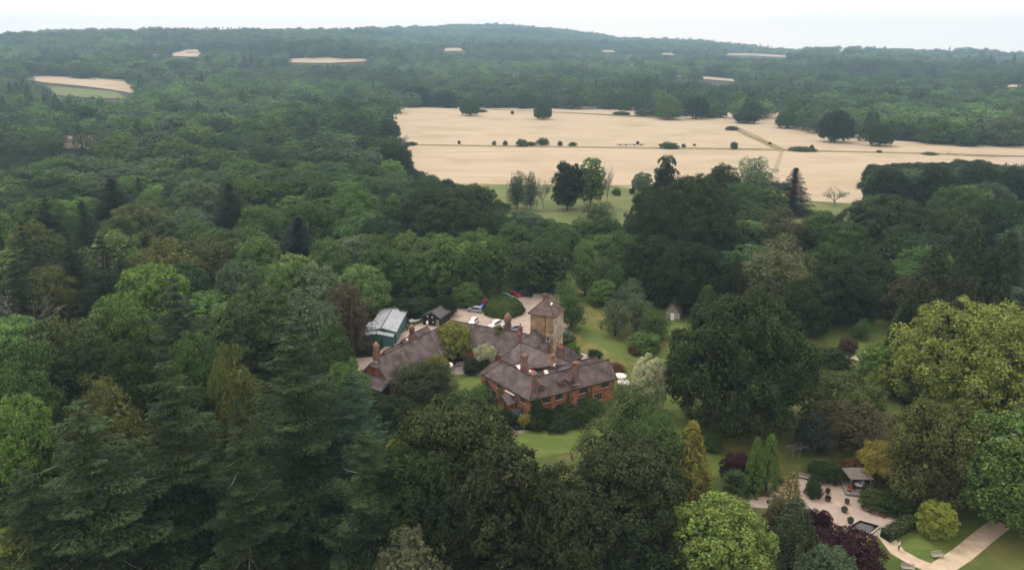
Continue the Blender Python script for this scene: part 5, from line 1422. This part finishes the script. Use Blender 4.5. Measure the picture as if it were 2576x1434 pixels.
oak 2035 700 130 16 dark|dark tree between the olive grey tree and the right lawn
loose 1500 640 90 11 birch|young birch behind the pyramid-shaped tree
round 1548 618 84 11 mid|round green tree in the birch thicket
loose 1592 640 84 11 birch|pale young birch in the thicket left of the great clump
round 1640 635 84 12 (.050,.090,.036)|dark green tree at the back of the birch thicket
round 1520 705 76 8 light|light green bush at the foot of the birch thicket
loose 1585 700 80 10 grey|greyish young birch in front of the thicket
round 1420 572 96 10 mid|round tree in the rough ground below the pasture
round 1470 550 80 8 light|light bush in the rough ground below the pasture
oak 1385 588 110 12 mid|mid-green tree above the clipped hedge
round 1525 548 90 9 mid|bushy green tree right of the light bush below the pasture
oak 1290 562 96 11 mid|mid-green tree behind the broad weeping tree
round 962 824 56 4 mid|green bush growing against the lower teal shed
round 1008 752 84 6 deep|shaded bushy tree between the teal shed and the timber hut
round 1062 748 84 6 dark|shaded bushy tree right behind the timber hut
round 1112 745 74 6 deep|dark bushy tree right of the timber hut
oak 2072 532 110 14 mid|mid-green tree hiding the pasture right of the tiered spruce
oak 2030 565 90 14 dark|dark tree below the tiered spruce
mid 100 142 60 26 deep|dark tall trees, leftmost of the belt behind the far left field
mid 150 146 56 24 dark|second dark tree of the belt behind the far left field
mid 200 146 60 25 deep|third dark tree of the belt behind the far left field
mid 250 148 56 24 dark|fourth dark tree of the belt behind the far left field
mid 300 150 56 25 deep|fifth dark tree of the belt behind the far left field
mid 355 158 60 27 deep|dark tree at the right end of the belt behind the far left field
mid 395 170 64 28 dark|big dark clump right of the far left field
mid 440 152 60 27 mid|mid-green clump above the one right of the far left field
mid 1048 216 72 29 deep|big dark round tree on the edge of the wood behind the far stubble
mid 1120 226 60 25 dark|dark tree in the wood edge behind the left field oak
mid 1240 222 70 26 dark|dark tree in the wood edge between the two field oaks
mid 1320 226 50 26 mid|upright green tree in the wood edge left of the lone oak
mid 1450 220 70 27 dark|dark tree in the wood edge right of the lone oak
mid 1530 226 64 25 deep|deep green tree in the wood edge beyond the far stubble
mid 1600 218 70 27 dark|dark tree in the wood edge above the bushes of the far stubble
mid 1900 225 76 27 deep|dark clump behind the head of the diagonal track
shrub 1580 300 0 0 x|skip
shrub 1365 347 34 6 mid|rounded hedgerow bush right of its lower neighbour on the field margin
shrub 1313 350 32 6 mid|rounded hedgerow bush with a low tail on the field margin
shrub 1336 357 26 3 mid|low bush trailing right of the rounded hedgerow bush
shrub 1155 354 9 3 mid|tiny sapling farthest left on the field margin
shrub 1243 354 11 4 olive|small yellowish sapling on the field margin
shrub 1271 354 14 4 mid|small bush right of the yellowish sapling
shrub 1409 355 14 4 mid|small bush right of the rounded hedgerow bushes
shrub 1441 358 24 3 mid|low bush mid-way along the field margin
shrub 1683 358 50 5 mid|wide low bush on the field margin right of the trailer
shrub 1720 362 12 3 mid|tiny bush just right of the wide low bush
shrub 1747 362 8 2 mid|smallest bush left of the paired saplings
shrub 1848 357 20 6 mid|paired saplings on the field margin left of the track crossing
shrub 1841 318 34 4 mid|bush where the diagonal track begins
shrub 1937 358 10 2 brown|tiny brown bush on the diagonal track
shrub 2020 370 70 3 mid|long low hedge piece right of the track crossing
shrub 2043 364 12 5 mid|sapling at the right end of the low hedge piece
shrub 2212 378 14 2 mid|tiny bush far along the right field margin
shrub 2340 383 40 2 olive|low olive bushes near the two walkers
shrub 1030 357 40 3 mid|low bush at the left end of the field margin
oak 1366 257 46 20 (.050,.085,.030)|lone round oak standing in the middle of the far stubble
oak 1182 248 50 21 mid|round oak on the far stubble left of the lone one
shrub 1205 275 40 4 mid|low bushes right of the left-hand field oak
round 1289 279 9 5 mid|tiny round tree between the two field oaks
oak 1755 243 60 26 deep|big dark tree by the upper end of the far stubble
round 1815 276 34 9 mid|small tree at the head of the diagonal track
round 1787 285 26 6 mid|low bush left of the head of the diagonal track
round 1700 275 60 8 mid|broad bushes along the far stubble edge
round 1650 277 44 7 mid|left one of the bushes on the far stubble edge
round 1563 281 44 4 mid|low bush on the far stubble right of the lone oak
round 1615 277 40 7 mid|bush in the line along the far stubble
oak 1880 278 62 14 dark|dark rounded tree right of the diagonal track
oak 1985 283 60 16 mid|green tree at the left end of the wood beyond the track
oak 2110 278 84 27 (.028,.046,.022)|very dark round tree in the wood beyond the right field
loose 2060 285 66 19 grey|greyish thin tree left of the very dark round one
oak 2220 312 62 18 dark|dark tree beside the dead white tree
bare 2238 322 26 14 pale|dead white tree at the far edge of the right field
oak 2155 290 56 20 pale|light green tree right of the very dark round one
round 123 175 26 12 mid|leftmost of three round trees on the far left field
round 138 177 26 12 mid|middle of three round trees on the far left field
round 158 177 26 12 mid|rightmost of three round trees on the far left field
round 212 184 22 11 mid|single round tree on the far left field
tall 327 178 32 18 dark|tall dark tree at the right end of the far left field
round 562 173 36 20 copper|tiny purple-black tree standing out in the far woods
"""
skipz = []
for ln in HAND.strip().split('\n'):
    a, lab = ln.split('|')
    if lab == 'skip': continue
    k, u, vt, w, H, col = a.split(None, 5)
    col = eval(col) if col[0] == '(' else col
    gr = None
    if k == 'shrub' and float(vt) > 340 and float(vt) < 400: gr = 'bushes along the field margin'
    t = pt(k, float(u), float(vt), float(w), float(H), col, lab, gr, var=int(float(u) * 7 + float(vt)))
bpy.context.view_layer.update()

# ------------------------------------------------------------------ hedges, clipped bush, palms
def leafbox(name, pts, w, h, col, lab, cat='hedge', leaf=.16, dens=26, top=None, conv=at):
    """clipped hedge along pts: dense leaf shell over a dark twig core"""
    P = [conv(*p, 0) for p in pts]; g = np.random.default_rng(int(P[0].x * 7) & 9999); c0 = P[0].copy()
    t = empty(name, (c0.x, c0.y, 0), 0, lab, cat); parts = []; core = MB()
    for a, b in zip(P[:-1], P[1:]):
        d = b - a; L = d.length; d.normalize(); n = Vector((-d.y, d.x, 0)); dv, nv = np.array(d), np.array(n)
        area = 2 * L * h + L * w + w * h * 2; m = int(area * dens)
        s = g.uniform(-w * .3, L + w * .3, m); f = g.random(m); side = f < (2 * L * h) / area
        off = np.where(side, np.sign(g.normal(0, 1, m)) * w / 2, g.uniform(-w / 2, w / 2, m)); zz = np.where(side, g.uniform(.02, h, m), h)
        bump = .10 * np.sin(s * 2.1 + off * 3) + .07 * np.sin(s * 5.3)
        Q = np.array(a - c0) + np.outer(s, dv) + np.outer(off + np.where(side, np.sign(off) * bump, 0), nv) + np.outer(zz + np.where(side, 0, bump), (0, 0, 1.)) + g.normal(0, .05, (m, 3))
        N_ = np.outer(np.where(side, np.sign(off), 0), nv) + np.outer(np.where(side, .2, 1), (0, 0, 1.))
        parts.append(leaves(Q, N_, leaf, spread=.5, g=g))
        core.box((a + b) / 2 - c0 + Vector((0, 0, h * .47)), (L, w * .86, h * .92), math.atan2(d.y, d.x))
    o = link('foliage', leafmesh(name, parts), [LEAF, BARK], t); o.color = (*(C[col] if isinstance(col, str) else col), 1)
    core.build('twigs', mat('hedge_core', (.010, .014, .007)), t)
leafbox('clipped_hedge', [(1290, 737), (1424, 736)], 2.2, 2.8, 'mid', 'long clipped dark green hedge closing the far side of the drive', leaf=.2, dens=16)
leafbox('clipped_hedge', [(886, 896), (942, 893)], 2.6, 3.4, (.05, .062, .018), 'clipped yew hedge at the left yard with olive top', leaf=.2, dens=18)
leafbox('clipped_hedge', [(945, 885), (960, 868)], 1.6, 2.6, 'mid', 'short hedge behind the ornamental left chimney', leaf=.2, dens=18)
leafbox('clipped_hedge', [(1650, 1090), (2020, 890)], 2.0, 1.7, (.085, .14, .04), 'diagonal bushy hedge between the gravel garden and the lower lawn', leaf=.16, dens=26, conv=gz)
leafbox('low_hedge', [(1216, 1012), (1250, 1050), (1300, 1082), (1325, 1078)], .7, .8, 'mid', 'low box hedge curling round the bed at the near house corner', leaf=.12, dens=34)
leafbox('low_hedge', [(1100, 1035), (1150, 1030), (1196, 1010), (1214, 990)], .8, 1.0, 'dark', 'low hedge edging the round lawn left of the house', leaf=.12, dens=34)
leafbox('low_hedge', [(1370, 1050), (1440, 1030)], .9, 1.0, 'dark', 'low hedge along the front bed beneath the brick wall', leaf=.12, dens=30)
def dome():
    p = at(1267, 786, 0); g = np.random.default_rng(3); n = 15000; r = 5.0
    th = g.uniform(0, 2 * pi, n); ct = g.uniform(0, 1, n); st = np.sqrt(1 - ct ** 2)
    d = np.stack([np.cos(th) * st, np.sin(th) * st, ct], 1)
    k = 1 + .05 * np.sin(th * 5 + 2) * st + .04 * np.sin(th * 11 + ct * 9) + .03 * np.sin(ct * 16 + th * 3)
    rr = np.stack([st ** .82 * r * 1.16 * np.cos(th), st ** .82 * r * 1.16 * np.sin(th), ct ** .8 * 4.3], 1) * k[:, None]
    t = empty('domed_bush', p, 0, 'great clipped dome of rhododendron in the middle of the drive', 'bush')
    o = link('foliage', leafmesh('dome', [leaves(rr, d, .34, spread=.55, g=g)]), [LEAF, BARK], t); o.color = (.066, .115, .030, 1)
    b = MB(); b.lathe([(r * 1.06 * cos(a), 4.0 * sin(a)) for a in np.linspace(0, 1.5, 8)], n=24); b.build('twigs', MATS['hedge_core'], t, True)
dome()
def palm(u, vt, H, crown, n, lab, col, trunk=True):
    p = at(u, vt, H); g = np.random.default_rng(int(u)); t = empty('palm_tree', (p.x, p.y, 0), 0, lab, 'palm')
    parts = []
    for i in range(n):
        a = i * 2.399; e = R(70) - R(125) * (i / n); d = np.array((cos(a) * cos(e), sin(a) * cos(e), sin(e))); L = crown * g.uniform(.8, 1.05)
        hub = np.array((0, 0, H - crown * .35)); m = 22
        f = g.uniform(-1, 1, m); sdv = np.cross(d, (0, 0, 1.)); sdv /= np.linalg.norm(sdv) + 1e-6
        c = hub + d * L * .68 + np.outer(f * crown * .26, sdv) + np.outer(-abs(f) * crown * .1 - .05, (0, 0, 1.))
        dd = np.tile(d, (m, 1)) + np.outer(f * .8, sdv) - np.array((0, 0, .25))
        parts.append(leaves(c, np.tile(np.cross(sdv, d), (m, 1)), crown * .62, asp=7, spread=.15, dirs=dd, g=g))
    o = link('crown', leafmesh('palm', parts), [LEAF, BARK], t); o.color = (*col, 1)
    b = MB(); b.tube([(0, 0, -.2), (.08, 0, H * .5), (0, 0, H - crown * .3)], [.26, .2, .17], 8); b.build('trunk', BARK, t)
palm(1256, 826, 8.2, 1.6, 34, 'single palm tree on a thin trunk rising in the courtyard', (.16, .17, .045))
palm(1850, 1200, 5.0, 2.4, 40, 'green fan palm left of the gravel garden', (.07, .115, .045))
palm(2052, 1204, 2.2, 1.4, 26, 'small dark palm on the left part of the gravel', (.03, .05, .03))
# climbers on the front walls
def climber(par_u, s0, s1, h0, h1, base, d, n_, lab, col, seed):
    g = np.random.default_rng(seed); m = int((s1 - s0) * (h1 - h0) * 60)
    s = g.uniform(s0, s1, m); z = h0 + (h1 - h0) * g.beta(1, 1.3, m); c = (s0 + s1) / 2; keep = abs(s - c) < (s1 - s0) / 2 * (1.05 - .6 * (z / h1)) + g.normal(0, .15, m); s, z = s[keep], z[keep]
    P = np.array([*base, 0]) + np.outer(s, (d.x, d.y, 0)) + np.outer(.16 + g.uniform(0, .22, len(s)), (n_.x, n_.y, 0)) + np.outer(z, (0, 0, 1.))
    o0 = np.array([P[:, 0].mean(), P[:, 1].mean(), 0]); o = link('climbing_plant', leafmesh('climber', [leaves(P - o0, np.tile((n_.x, n_.y, .3), (len(P), 1)), .22, g=g)]), [LEAF, BARK]); o.location = o0; o.color = (*C[col], 1)
    tag(o, lab, 'climber')
climber(0, 8.6, 10.2, 0, 5.2, O, dA, -nA, 'dark ivy climbing the front wall between the second and third upper windows', 'dark', 1)
climber(0, 13.2, 15.4, 0, 4.8, O, dA, -nA, 'green creeper on the right part of the front brick wall', 'mid', 2)
climber(0, 9.0, 10.6, 1, 5.6, O, dB, -nB, 'bright green creeper reaching the eaves on the left front wall', 'light', 3)
climber(0, -.2, 2.2, 0, 5.0, O, dA, -nA, 'dark creeper at the near corner of the brick house', 'dark', 4)

# ------------------------------------------------------------------ woodland fill: every further tree the photo can show
CLEAR = [[(990, 266), (1150, 271), (1400, 279), (1560, 285), (1760, 302), (1850, 318), (1990, 334), (2180, 351), (2400, 362), (2600, 367), (2600, 405), (2180, 425), (2165, 480), (2140, 530), (2030, 530), (1990, 470), (1700, 470), (1600, 475),
          (1560, 530), (1500, 545), (1400, 540), (1360, 525), (1230, 515), (1130, 465), (1040, 440), (1030, 400), (1005, 330)],
         [(1150, 266), (1960, 280), (1960, 292), (1830, 290), (1500, 286), (1150, 276)],
         [(925, 775), (1000, 762), (1180, 745), (1250, 730), (1420, 715), (1440, 700), (1470, 755), (1545, 755), (1560, 700), (1720, 735), (1750, 790), (1850, 790), (2060, 790), (2160, 780), (2290, 800), (2300, 1000), (2600, 1000), (2600, 1440), (1280, 1440),
          (1250, 1180), (960, 1110), (950, 970), (820, 965), (820, 925), (870, 890), (925, 860)],
         [(30, 186), (130, 184), (340, 196), (350, 240), (270, 244), (140, 240), (100, 212)],
         [(335, 134), (420, 136), (470, 122), (520, 120), (510, 146), (340, 143)], [(720, 143), (930, 144), (930, 161), (720, 162)],
         [(1665, 184), (1900, 200), (1900, 212), (1680, 200)], [(1110, 120), (1168, 120), (1168, 132), (1110, 132)], [(1815, 132), (1990, 136), (1985, 147), (1815, 142)],
         [(1508, 126), (1554, 126), (1554, 133), (1508, 133)], [(978, 209), (1112, 212), (1112, 220), (978, 218)], [(58, 144), (192, 144), (192, 151), (58, 151)], [(1660, 132), (1704, 133), (1704, 139), (1660, 139)],
         [(-30, 380), (88, 378), (88, 404), (60, 416), (-30, 418)], [(150, 355), (218, 355), (218, 382), (150, 382)], [(2495, 211), (2576, 211), (2576, 221), (2495, 221)], [(2048, 208), (2162, 209), (2162, 214), (2048, 213)],
         [(705, 376), (738, 376), (738, 392), (705, 392)], [(2206, 164), (2230, 164), (2230, 171), (2206, 171)], [(2078, 128), (2132, 126), (2132, 134), (2078, 134)], [(2508, 138), (2580, 138), (2580, 144), (2508, 144)]]
for k_ in range(3, len(CLEAR)):
    cx_ = sum(p[0] for p in CLEAR[k_]) / len(CLEAR[k_]); cy_ = sum(p[1] for p in CLEAR[k_]) / len(CLEAR[k_]); CLEAR[k_] = [(cx_ + (p[0] - cx_) * .90, cy_ + (p[1] - cy_) * .80) for p in CLEAR[k_]]
def inpoly(x, y, P):
    x = np.asarray(x); y = np.asarray(y); r = np.zeros(x.shape, bool)
    for (x0, y0), (x1, y1) in zip(P, P[1:] + P[:1]):
        c = ((y0 > y) != (y1 > y)); r ^= c & (x < (x1 - x0) * (y - y0) / ((y1 - y0) or 1e-9) + x0)
    return r
def proj(X, Y, Z):
    dz = Z - CAMH; dep = Y * _c - dz * _s; up = Y * _s + dz * _c
    return 1288 + FPX * X / dep, 717 - FPX * up / dep, dep
def vnoise(x, y, s, seed):
    g = np.random.default_rng(seed); G = g.random((64, 64)); u = x / s; v = y / s; i = np.floor(u).astype(int); j = np.floor(v).astype(int); a = u - i; b = v - j; a = a * a * (3 - 2 * a); b = b * b * (3 - 2 * b)
    q = lambda p, r: G[p % 64, r % 64]
    return (q(i, j) * (1 - a) + q(i + 1, j) * a) * (1 - b) + (q(i, j + 1) * (1 - a) + q(i + 1, j + 1) * a) * b
g = np.random.default_rng(77)
cand = []
r = 90.0
while r < 5900:
    s = min(11.5 + r * .0125, 25) + max(0, r - 2500) * .001
    n = int(1.34 * r / s); a = (np.arange(n) + g.uniform(-.38, .38, n) + .5) / n * 1.34 - .67
    rr = r + g.uniform(-.40, .40, n) * s
    cand.append(np.stack([rr * np.sin(a), rr * np.cos(a), np.full(n, s)], 1)); r += s * .86
cand = np.concatenate(cand)
X, Y, S = cand.T; rad = np.hypot(X, Y); Z = terrain(X, Y)
# stay just behind the skyline
Hh = g.uniform(11, 20, len(X)); big = g.random(len(X)) < .12; Hh[big] *= 1.22; Hh = np.where(rad > 3000, Hh * .9, Hh)
patchy = vnoise(X, Y, 130, 1); con = (vnoise(X, Y, 170, 2) > .82) & (g.random(len(X)) < .8) & (rad > 700) | (g.random(len(X)) < .02)
Hh = Hh * (.72 + .6 * patchy) * (1 + np.clip((rad - 450) / 700, 0, 1) * .38)
Wd = S * g.uniform(.85, 1.4, len(X)); Wd[big] *= 1.15; _u, _v, _ = proj(X, Y, Z + 8); yg = (_u > 1225) & (_u < 1770) & (_v > 525) & (_v < 760); Hh[yg] *= .58; Wd[yg] *= .55
Wd = np.where(con, Wd * .62, Wd); Hh = np.where(con, Hh * 1.12, Hh)
azc = np.arctan2(X, Y); ridge = np.interp(azc, AZ, AZR)
ok = rad < ridge * 1.015
for fz, fx in ((1.0, 0), (.85, -.45), (.85, .45), (.55, 0), (.5, -.5), (.5, .5), (.1, 0)):
    u, v, dep = proj(X + fx * Wd, Y, Z + fz * Hh)
    for k, P in enumerate(CLEAR):
        ok &= ~inpoly(u, v, P)
u, v, dep = proj(X, Y, Z + Hh); ok &= (u > -120) & (u < 2700) & (v < 1560)
sx = np.array([q[0] for q in SPOTS]); sy = np.array([q[1] for q in SPOTS]); sw = np.array([q[4] for q in SPOTS])
ut, vt_, dt = proj(X, Y, Z + Hh); wt = Wd * FPX / dt
for q in SPOTS:                                            # no anonymous tree may mask one that is known by sight
    if q[3] < 8: continue
    hu, hv, hd = proj(q[0], q[1], q[2] + q[3]); hu2, hv2, _ = proj(q[0], q[1], q[2]); hr = math.hypot(q[0], q[1])
    if hr > 900: continue
    ok &= ~((rad < hr + 3) & (abs(ut - hu) < .42 * wt + .22 * q[4] * FPX / hd) & (vt_ < hv + .42 * (hv2 - hv)) & (vt_ + .9 * (Hh * FPX / dt) > hv))
near = np.nonzero(ok & (rad < 1200))[0]
ok &= ~((u < 1010) & (v > 960) & (rad < 150)) & ~((u > 1010) & (v > 1100)) & ~((u > 1250) & (rad < 120))
for i in near:
    if (np.hypot(sx - X[i], sy - Y[i]) < sw * .36 + Wd[i] * .22).any(): ok[i] = False
# what each crown shows: nearest first on a coarse grid
occ = np.zeros((360, 645), bool); vis = np.zeros(len(X)); items = [(math.hypot(q[0], q[1]), None, q) for q in SPOTS] + [(rad[i], i, None) for i in np.nonzero(ok)[0]]
items.sort(key=lambda t: t[0])
hspot = {}
for rr_, i, q in items:
    if q is None: x_, y_, z_, h_, w_ = X[i], Y[i], Z[i], Hh[i], Wd[i]
    else: x_, y_, z_, h_, w_ = q[:5]
    uu, vv, dd = proj(x_, y_, z_ + h_ * .55); a_ = w_ / 2 * FPX / dd / 4 * .92; b_ = h_ * .5 * FPX / dd / 4
    cx, cy = uu / 4, vv / 4; x0, x1 = max(0, int(cx - a_)), min(644, int(cx + a_) + 1); y0, y1 = max(0, int(cy - b_)), min(359, int(cy + b_) + 1)
    if x1 <= x0 or y1 <= y0: continue
    yy, xx = np.mgrid[y0:y1, x0:x1]; m = ((xx + .5 - cx) / max(a_, .5)) ** 2 + ((yy + .5 - cy) / max(b_, .5)) ** 2 <= 1.05
    sub = occ[y0:y1, x0:x1]; c_ = int((m & ~sub).sum())
    if q is None: vis[i] = c_ if a_ > 1.2 else max(c_, .6)
    sub |= m
idx = np.nonzero(ok)[0]
bi = [i for i in idx if not con[i]]; ci = [i for i in idx if con[i]]
bi.sort(key=lambda i: (rad[i] > 430 or vis[i] < 6, -vis[i])); ci.sort(key=lambda i: -vis[i])
NB = 300 - sum(1 for q in SPOTS if KIND[q[6]] == 'broadleaf_tree'); NC = 60
solo = [i for i in bi[:NB] if vis[i] >= 6] + [i for i in ci[:NC] if vis[i] >= 6]
LM = [(l.split('|')[1], float(l.split('|')[0].split()[1]), float(l.split('|')[0].split()[2])) for l in HAND.strip().split('\n') if l.split('|')[1] != 'skip' and float(l.split('|')[0].split()[3]) > 75 and len(l.split('|')[1].split()) < 9]
LM += [('the tan field', 1300, 330), ('the far left field', 200, 210)]
palette = [('dark', (.033, .063, .022)), ('mid-green', (.056, .108, .034)), ('deep green', (.038, .076, .028)), ('fresh green', (.072, .140, .036)), ('grey-green', (.074, .118, .062)), ('light green', (.088, .152, .046)), ('olive', (.098, .118, .036))]
used = {}
for i in sorted(solo, key=lambda i: rad[i]):
    n_ = vnoise(X[i:i + 1], Y[i:i + 1], 45, 5)[0] * .5 + g.random() * .6
    ck = min(6, int(n_ * 6.3)); cname, cc = palette[ck]
    uu, vv, dd = proj(X[i], Y[i], Z[i] + Hh[i])
    if con[i]: cname, cc = 'dark', C['fir']; kind = 'spruce' if rad[i] < 420 else 'midcon'
    elif rad[i] < 700: kind = ('oak', 'round', 'round', 'oak', 'loose', 'tall', 'weep')[int(g.integers(7))]
    else: kind = ('mid', 'round')[int(g.integers(2))]
    q_ = Wd[i] / Hh[i] / (.62 if con[i] else 1); shp = 'narrow' if q_ < .85 else ('broad' if q_ > 1.15 else 'even')
    size = 'tall' if Hh[i] > 19 else ('small' if Hh[i] < 13.5 else 'mid-sized')
    best = sorted(LM, key=lambda l: abs(l[1] - uu) + 1.6 * abs(l[2] - vv))
    noun = 'conifer' if con[i] else 'broadleaf'
    lab = None
    for l in best[:16]:
        du, dv = uu - l[1], vv - l[2]; rel = ('right of' if du > 0 else 'left of') if abs(du) > 1.3 * abs(dv) else ('below' if dv > 0 else 'above and behind')
        name_ = ' '.join(l[0].split()[:7]); name_ = name_ if name_.startswith('the') else 'the ' + name_
        t_ = f'{size} {shp} {cname} {noun} {rel} {name_}'
        if t_ not in used: lab = t_; break
    if lab is None: lab = t_
    used[lab] = used.get(lab, 0) + 1
    b_ = g.uniform(.78, 1.5); cc = (cc[0] * b_ * g.uniform(.9, 1.18), cc[1] * b_, cc[2] * b_)
    plant(kind, X[i], Y[i], Hh[i], Wd[i] * 1.12, cc, lab, 'woodland conifers' if con[i] else 'woodland broadleaf trees')
ss_ = set(solo); rest = [i for i in idx if i not in ss_ and vis[i] > 0 and rad[i] > 430]
print('near left out', sum(1 for i in idx if i not in ss_ and vis[i] > 5 and rad[i] < 430))
rest = np.array(rest)
print('candidates', len(idx), 'solo', len(solo), 'rest', len(rest))
# the far wood as one mass: points with a size, a turn and a tint, each carrying a crown
gp = [c for c in LIB['far']]
me = bpy.data.meshes.new('distant_woodland'); nR = len(rest)
me.vertices.add(nR); me.vertices.foreach_set('co', np.stack([X[rest], Y[rest], Z[rest] - .5], 1).astype(np.float32).ravel())
kidx = np.where(con[rest], len(gp) - 1, g.integers(0, len(gp) - 1, nR)); H0 = np.array([c[0] for c in gp])[kidx]; W0 = np.array([c[1] for c in gp])[kidx]
scl = np.stack([Wd[rest] * 1.18 / W0, Wd[rest] * 1.18 / W0, Hh[rest] / H0], 1)
n1 = vnoise(X[rest], Y[rest], 60, 8) * .45 + vnoise(X[rest], Y[rest], 260, 9) * .35 + g.random(nR) * .35
pal = np.array([p[1] for p in palette])[np.clip((n1 * 6.2).astype(int), 0, 6)] * g.uniform(.75, 1.5, (nR, 1)); big_ = vnoise(X[rest], Y[rest] * 1.8, 420, 12); pal *= (.45 + 1.1 * big_)[:, None]; pal[con[rest]] = np.array(C['fir']) * g.uniform(.8, 1.2, (con[rest].sum(), 1))
for nm, ty, ar in (('scl', 'FLOAT_VECTOR', scl), ('tint', 'FLOAT_VECTOR', pal)):
    a = me.attributes.new(nm, ty, 'POINT'); a.data.foreach_set('vector', ar.astype(np.float32).ravel())
a = me.attributes.new('rz', 'FLOAT_VECTOR', 'POINT'); a.data.foreach_set('vector', np.stack([np.zeros(nR), np.zeros(nR), g.uniform(0, 6.28, nR)], 1).astype(np.float32).ravel())
a = me.attributes.new('kind', 'INT', 'POINT'); a.data.foreach_set('value', kidx.astype(np.int32))
fw = link('distant_woodland', me); tag(fw, kind='stuff', label='far woods covering the plain and hills up to the skyline', cat='woodland')
ng = bpy.data.node_groups.new('woodland', 'GeometryNodeTree')
ng.interface.new_socket('Geometry', in_out='INPUT', socket_type='NodeSocketGeometry'); ng.interface.new_socket('Geometry', in_out='OUTPUT', socket_type='NodeSocketGeometry')
gn, gl = ng.nodes, ng.links; gi = gn.new('NodeGroupInput'); go = gn.new('NodeGroupOutput')
def attr(nm, ty='FLOAT_VECTOR'):
    n = gn.new('GeometryNodeInputNamedAttribute'); n.data_type = ty; n.inputs['Name'].default_value = nm; return next(o for o in n.outputs if o.enabled and o.name == 'Attribute')
jn = gn.new('GeometryNodeJoinGeometry'); src = []
for k, (h0, w0, cm, _, _) in enumerate(gp):
    # one real far tree of each shape stands in the wood; the mass repeats its crown
    q = rest[k * 7 + 3]; root = empty('broadleaf_tree' if k < len(gp) - 1 else 'conifer_tree', (X[q], Y[q], Z[q]), 0, f'{("dark", "mid-green", "light green", "grey-green", "pointed dark")[k]} tree lost among the far woods', 'tree', 'woodland broadleaf trees' if k < 4 else 'woodland conifers')
    o = bpy.data.objects.new('crown', cm); COL.objects.link(o); o.parent = root; o.scale = (Wd[q] / w0, Wd[q] / w0, Hh[q] / h0); o['tint'] = [float(c) for c in pal[k * 7 + 3]]
    src.append(o)
inst = gn.new('GeometryNodeGeometryToInstance')
for o in reversed(src):
    oi = gn.new('GeometryNodeObjectInfo'); oi.inputs['Object'].default_value = o; oi.transform_space = 'ORIGINAL'; oi.inputs['As Instance'].default_value = True
    gl.new(oi.outputs['Geometry'], jn.inputs[0])
ip = gn.new('GeometryNodeInstanceOnPoints'); ip.inputs['Pick Instance'].default_value = True
mp_ = gn.new('GeometryNodeMeshToPoints'); mp_.inputs['Radius'].default_value = .01
gl.new(gi.outputs[0], mp_.inputs[0]); gl.new(mp_.outputs[0], ip.inputs['Points'])
gl.new(jn.outputs[0], ip.inputs['Instance'])
gl.new(attr('kind', 'INT'), ip.inputs['Instance Index']); gl.new(attr('scl'), ip.inputs['Scale'])
er = gn.new('FunctionNodeEulerToRotation'); gl.new(attr('rz'), er.inputs[0]); gl.new(er.outputs[0], ip.inputs['Rotation'])
gl.new(ip.outputs[0], go.inputs[0])
fw.modifiers.new('woodland', 'NODES').node_group = ng

# ------------------------------------------------------------------ air
b = MB(); b.box((0, 0, 178), (13300, 13300, 376))
m, nt, N, L, bs = newmat('haze_air'); N.remove(bs)
pv = N.new('ShaderNodeVolumePrincipled'); pv.inputs['Density'].default_value = 1.65e-4; pv.inputs['Color'].default_value = (.47, .75, 1.0, 1); pv.inputs['Anisotropy'].default_value = .1
L.new(pv.outputs[0], N['Material Output'].inputs['Volume'])
hz = b.build('haze', m); tag(hz, kind='stuff')

# ------------------------------------------------------------------ undergrowth that closes the wood floor
def massed(name, pts, scl_, tint_, src_objs, label):
    nP = len(pts); me = bpy.data.meshes.new(name); me.vertices.add(nP); me.vertices.foreach_set('co', pts.astype(np.float32).ravel())
    for nm, ar in (('scl', scl_), ('tint', tint_), ('rz', np.stack([np.zeros(nP), np.zeros(nP), g.uniform(0, 6.28, nP)], 1))):
        a = me.attributes.new(nm, 'FLOAT_VECTOR', 'POINT'); a.data.foreach_set('vector', ar.astype(np.float32).ravel())
    a = me.attributes.new('kind', 'INT', 'POINT'); a.data.foreach_set('value', g.integers(0, 4, nP).astype(np.int32))
    o = link(name, me); tag(o, kind='stuff', label=label, cat='undergrowth'); o.modifiers.new('growth', 'NODES').node_group = ng
    return o
ux, uy = np.meshgrid(np.arange(-480, 330, 4.5), np.arange(60, 640, 4.5)); ux = ux.ravel() + g.uniform(-2, 2, ux.size); uy = uy.ravel() + g.uniform(-2, 2, uy.size)
uu, vv, dd = proj(ux, uy, np.zeros_like(ux)); keep = (uu > -150) & (uu < 2720) & (vv < 1700)
for P in CLEAR[:4]: keep &= ~inpoly(uu, vv, P)
keep &= ~inpoly(uu, vv, [(1290, 480), (2200, 480), (2300, 800), (2700, 1050), (2700, 1800), (1280, 1800), (1100, 1440), (1100, 1000), (1200, 700)]); keep &= ~inpoly(uu, vv, [(925, 790), (1070, 775), (1180, 748), (1450, 700), (1450, 1100), (1010, 1010), (925, 980), (860, 960), (860, 895), (925, 870)])
ux, uy = ux[keep], uy[keep]; m_ = len(ux); hh = g.uniform(1.5, 4.5, m_); ww = g.uniform(5, 8.5, m_)
massed('undergrowth', np.stack([ux, uy, np.full(m_, -.2)], 1), np.stack([ww / 16, ww / 16, hh / 16], 1), np.array((.030, .050, .018)) * g.uniform(.6, 1.3, (m_, 1)), src, 'dark shrubby undergrowth closing the floor of the wood')
